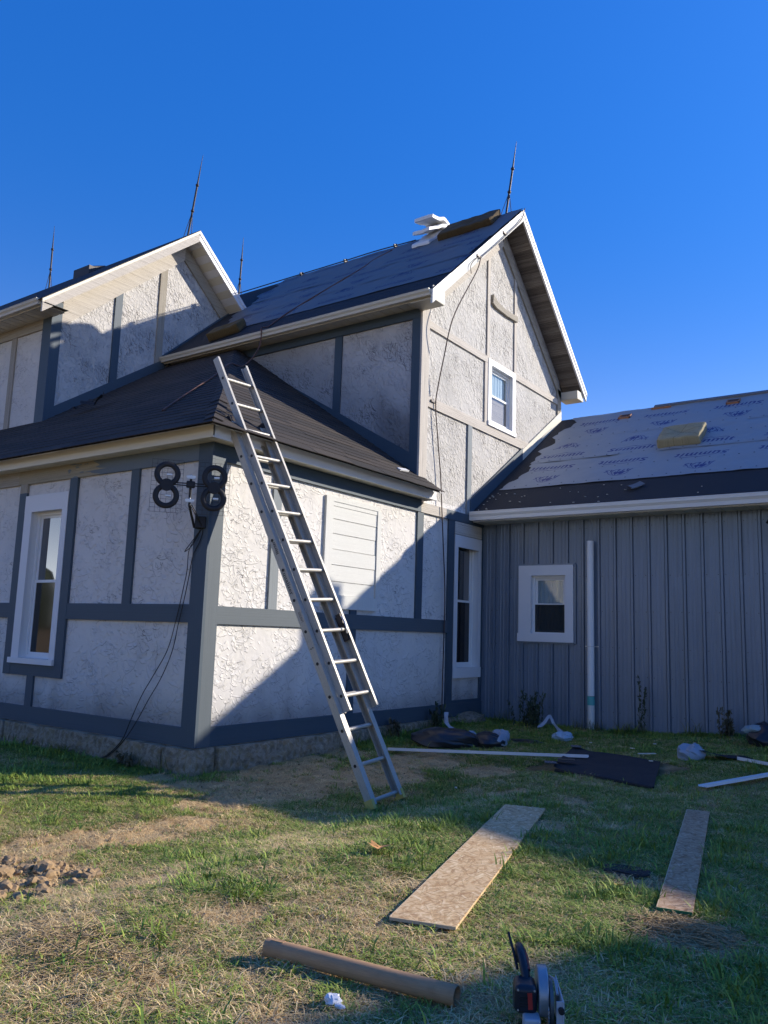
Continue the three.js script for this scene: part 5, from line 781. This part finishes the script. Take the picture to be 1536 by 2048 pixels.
// clods of dug earth at the left edge, each a lump
{
  const r = rng(191), m = std({ map: tex(groundC, true, 0.5, 0.5), color: lin(0.62, 0.52, 0.40), roughness: 1 }), list = [];
  for (let i = 0; i < 150; i++) { const a = r() * 6.28, R = 0.36 * Math.sqrt(r()), x = 1.70 + Math.cos(a) * R * 1.0 + r() * 0.2, z = 2.72 + Math.sin(a) * R * 0.9, s = 0.012 + Math.pow(r(), 3) * 0.038, g = new THREE.IcosahedronGeometry(s, 2), p = g.attributes.position; for (let k = 0; k < p.count; k++) { const f = 1 + 0.9 * noise(p.getX(k) / s * 1.3 + i, p.getY(k) / s * 1.3, p.getZ(k) / s * 1.3); p.setXYZ(k, p.getX(k) * f, p.getY(k) * f * 0.75, p.getZ(k) * f); } g.computeVertexNormals(); list.push(g.translate(x, H(x, z) + s * 0.3, z)); }
  tag(mesh('dirt_clods', merge(list), m), 'loose broken clods of dug earth at the left edge of the lawn', null, null, 'stuff');
  const bits = []; for (let i = 0; i < 420; i++) { const [a, b, R] = DIRT[Math.floor(r() * DIRT.length)], x = a + (r() - 0.5) * R * 2.2, z = b + (r() - 0.5) * R * 2.2, s = 0.004 + r() * r() * 0.014; if (x < 0.15 && z < 0.1) continue; bits.push(new THREE.IcosahedronGeometry(s, 0).translate(x, H(x, z) + s * 0.3, z)); }
  tag(mesh('soil_crumbs', merge(bits), m), 'small soil crumbs scattered over the bare patches', null, null, 'stuff');
}
// dead straw lumps near the right of the sunlit patch
function strawPile(label, x, z, w, d, n, seed) { const r = rng(seed), P = []; for (let i = 0; i < n; i++) { const a = (x + (r() + r() - 1) * w), b = (z + (r() + r() - 1) * d), y = H(a, b) + r() * 0.05 * (1 - Math.hypot((a - x) / w, (b - z) / d) * 0.7), l = 0.03 + r() * 0.07, t = r() * 6.28; P.push(rod(V(a, y, b), V(a + Math.cos(t) * l, y + (r() - 0.4) * 0.03, b + Math.sin(t) * l), 0.0012 + r() * 0.001, 3)); } return tag(mesh('straw_pile', merge(P), std({ color: lin(0.40, 0.29, 0.15), roughness: 0.9 })), label, null, null, 'stuff'); }
strawPile('loose raked dead grass at the tip of the sunlit patch', 4.86, 1.66, 0.30, 0.22, 900, 211); strawPile('dead grass litter at the front left of the lawn', 3.1, 3.35, 0.6, 0.35, 900, 213);
// weeds along the walls
function weed(label, x, z, h, n, seed, dry) {
  const r = rng(seed), t = thing('weed', label, 'weed', gp(x, z)), S = [], L = [];
  for (let i = 0; i < n; i++) { const a = r() * 6.28, R = r() * (n > 20 ? 0.26 : 0.10), hh = h * (0.45 + r() * 0.6), b = r() * 6.28, ln = (0.1 + r() * 0.35) * hh, x0 = Math.cos(a) * R, z0 = Math.abs(Math.sin(a)) * R, p = (k) => V(x0 + Math.cos(b) * ln * k * k, hh * k, Math.max(0.0, z0 + Math.sin(b) * ln * 0.4 * k * k)); S.push(tube([p(0), p(0.5), p(1)], 0.0022, 6, 4));
    for (let k = 0; k < 26; k++) { const q = p(0.15 + r() * 0.85), g = new THREE.PlaneGeometry(0.010 + r() * 0.012, 0.03 + r() * 0.035).rotateX(r() * 2.5).rotateY(r() * 6.28); L.push(g.translate(q.x + (r() - 0.5) * 0.035, q.y, Math.max(0.005, q.z + (r() - 0.5) * 0.035))); } }
  mesh('stem', merge(S), std({ color: dry ? lin(0.20, 0.15, 0.09) : lin(0.10, 0.11, 0.05), roughness: 0.9 }), t); mesh('foliage', merge(L), std({ color: dry ? lin(0.11, 0.10, 0.055) : lin(0.04, 0.062, 0.028), roughness: 0.8, side: THREE.DoubleSide }), t); return t;
}
weed('dark bushy weed at the metal wall left of the standpipe', 1.05, -5.05, 0.50, 24, 301, false); weed('tall thin green weed on the metal wall right of the standpipe', 2.42, -5.36, 0.95, 5, 302, false); weed('brown dry weed low at the metal wall near the right edge', 3.5, -5.2, 0.34, 12, 303, true); weed('low weed at the stucco wall foot beside the conductor cable', 0.22, -4.0, 0.36, 10, 305, false); weed('dry low weed at the stucco wall foot behind the ladder', 0.18, -3.1, 0.28, 10, 306, true); weed('wispy weed at the foundation under the antenna cables', -0.75, 0.16, 0.16, 8, 307, true);
// small white trash bits
{ const r = rng(321), b = []; for (const [x, z] of [[3.0, -4.0], [3.3, -3.9], [2.9, -3.55], [3.35, -2.75], [2.3, -3.9], [1.35, -2.75], [3.42, -3.5], [2.1, -1.2]]) b.push(box(0.02 + r() * 0.03, 0.008, 0.02).rotateY(r() * 6).translate(x, H(x, z) + 0.035, z)); b.push(box(0.20, 0.008, 0.025).rotateY(0.9).translate(3.2, H(3.2, -3.1) + 0.04, -3.1)); tag(mesh('trash_bits', merge(b), M.cream), 'small pale offcuts scattered in the grass before the metal wall', null, null, 'stuff'); }
// circular saw standing on its shoe, cut by the lower edge of the picture
{
  const x = 4.752, z = 2.835, t = thing('circular_saw', 'black cordless circular saw with red stripe and grey blade guard, cut by the bottom edge', 'saw', [x, H(x, z), z]);
  t.rotation.y = Math.atan2(camera.position.x - x, camera.position.z - z) + 0.10; t.scale.setScalar(0.76);
  const red = std({ color: lin(0.45, 0.03, 0.02), roughness: 0.5 }), steel = std({ color: lin(0.35, 0.37, 0.38), roughness: 0.4, metalness: 0.6 }), grey = std({ color: lin(0.42, 0.44, 0.46), roughness: 0.5 }), navy = std({ color: lin(0.012, 0.014, 0.022), roughness: 0.45 });
  mesh('motor_body', merge([new RoundedBoxGeometry(0.092, 0.11, 0.13, 4, 0.025).translate(-0.045, 0.125, -0.02), new THREE.CylinderGeometry(0.042, 0.042, 0.08, 20).rotateZ(Math.PI / 2).translate(-0.05, 0.11, -0.03)]), navy, t);
  mesh('handle', merge([tube([[-0.035, 0.16, -0.05], [-0.045, 0.215, -0.10], [-0.055, 0.245, -0.17], [-0.055, 0.23, -0.23], [-0.045, 0.17, -0.25]], 0.019, 30, 10), new THREE.SphereGeometry(0.021, 12, 8).translate(-0.055, 0.238, -0.20)]), navy, t);
  mesh('grip_inlay', tube([[-0.030, 0.195, -0.075], [-0.037, 0.232, -0.13], [-0.042, 0.243, -0.17]], 0.013, 16, 8), std({ color: lin(0.22, 0.035, 0.02), roughness: 0.6 }), t);
  mesh('trigger_lever', tube([[-0.07, 0.19, -0.10], [-0.083, 0.24, -0.16], [-0.10, 0.29, -0.23]], 0.006, 14), M.black, t);
  mesh('stripe', box(0.018, 0.062, 0.008, -0.022, 0.128, 0.046).rotateZ(0.06), red, t);
  mesh('battery', new RoundedBoxGeometry(0.068, 0.07, 0.08, 3, 0.01).translate(-0.025, 0.045, 0.06), grey, t);
  const disc = new THREE.Shape(); disc.absarc(0, 0, 0.098, -0.5, Math.PI + 0.5); disc.lineTo(-0.03, -0.02); disc.lineTo(0.03, -0.02);
  mesh('blade_guard', new THREE.ExtrudeGeometry(disc, { depth: 0.03, bevelEnabled: true, bevelSize: 0.006, bevelThickness: 0.006, bevelSegments: 2, curveSegments: 24 }).rotateY(Math.PI / 2).translate(0.012, 0.12, -0.06), steel, t);
  mesh('lower_guard', new THREE.CylinderGeometry(0.088, 0.088, 0.014, 32, 1, false).rotateZ(Math.PI / 2).translate(0.058, 0.10, -0.03), std({ color: lin(0.16, 0.18, 0.18), roughness: 0.45, metalness: 0.5 }), t);
  mesh('blade', new THREE.CylinderGeometry(0.082, 0.082, 0.003, 40).rotateZ(Math.PI / 2).translate(0.045, 0.07, -0.03), M.alu, t);
  mesh('shoe', merge([new RoundedBoxGeometry(0.006, 0.16, 0.26, 2, 0.002).translate(0.092, 0.085, 0.0), box(0.03, 0.16, 0.005, 0.08, 0.085, 0.125)]), grey, t); for (let i = 0; i < 4; i++) mesh('vent_slot', box(0.034, 0.004, 0.003, -0.055, 0.105 + i * 0.011, 0.0455), M.black, t);
  for (const [a, b] of [[-0.078, 0.165], [-0.012, 0.165], [-0.078, 0.09]]) mesh('screw', new THREE.CylinderGeometry(0.004, 0.004, 0.003, 8).rotateX(Math.PI / 2).translate(a, b, 0.046), M.alu, t);
  mesh('blade_teeth', merge(Array.from({ length: 40 }, (_, i) => new THREE.ConeGeometry(0.005, 0.010, 4).translate(0, 0.085, 0).rotateX(i / 40 * 6.2832).translate(0.045, 0.07, -0.03))), M.alu, t);
  mesh('depth_lever', tube([[0.055, 0.20, -0.02], [0.07, 0.205, 0.03], [0.075, 0.17, 0.08]], 0.006, 14), steel, t);
  mesh('shoe_knob', new THREE.CylinderGeometry(0.012, 0.012, 0.02, 12).rotateX(Math.PI / 2).translate(0.083, 0.135, 0.135), M.black, t);
}
renderer.render(scene, camera);
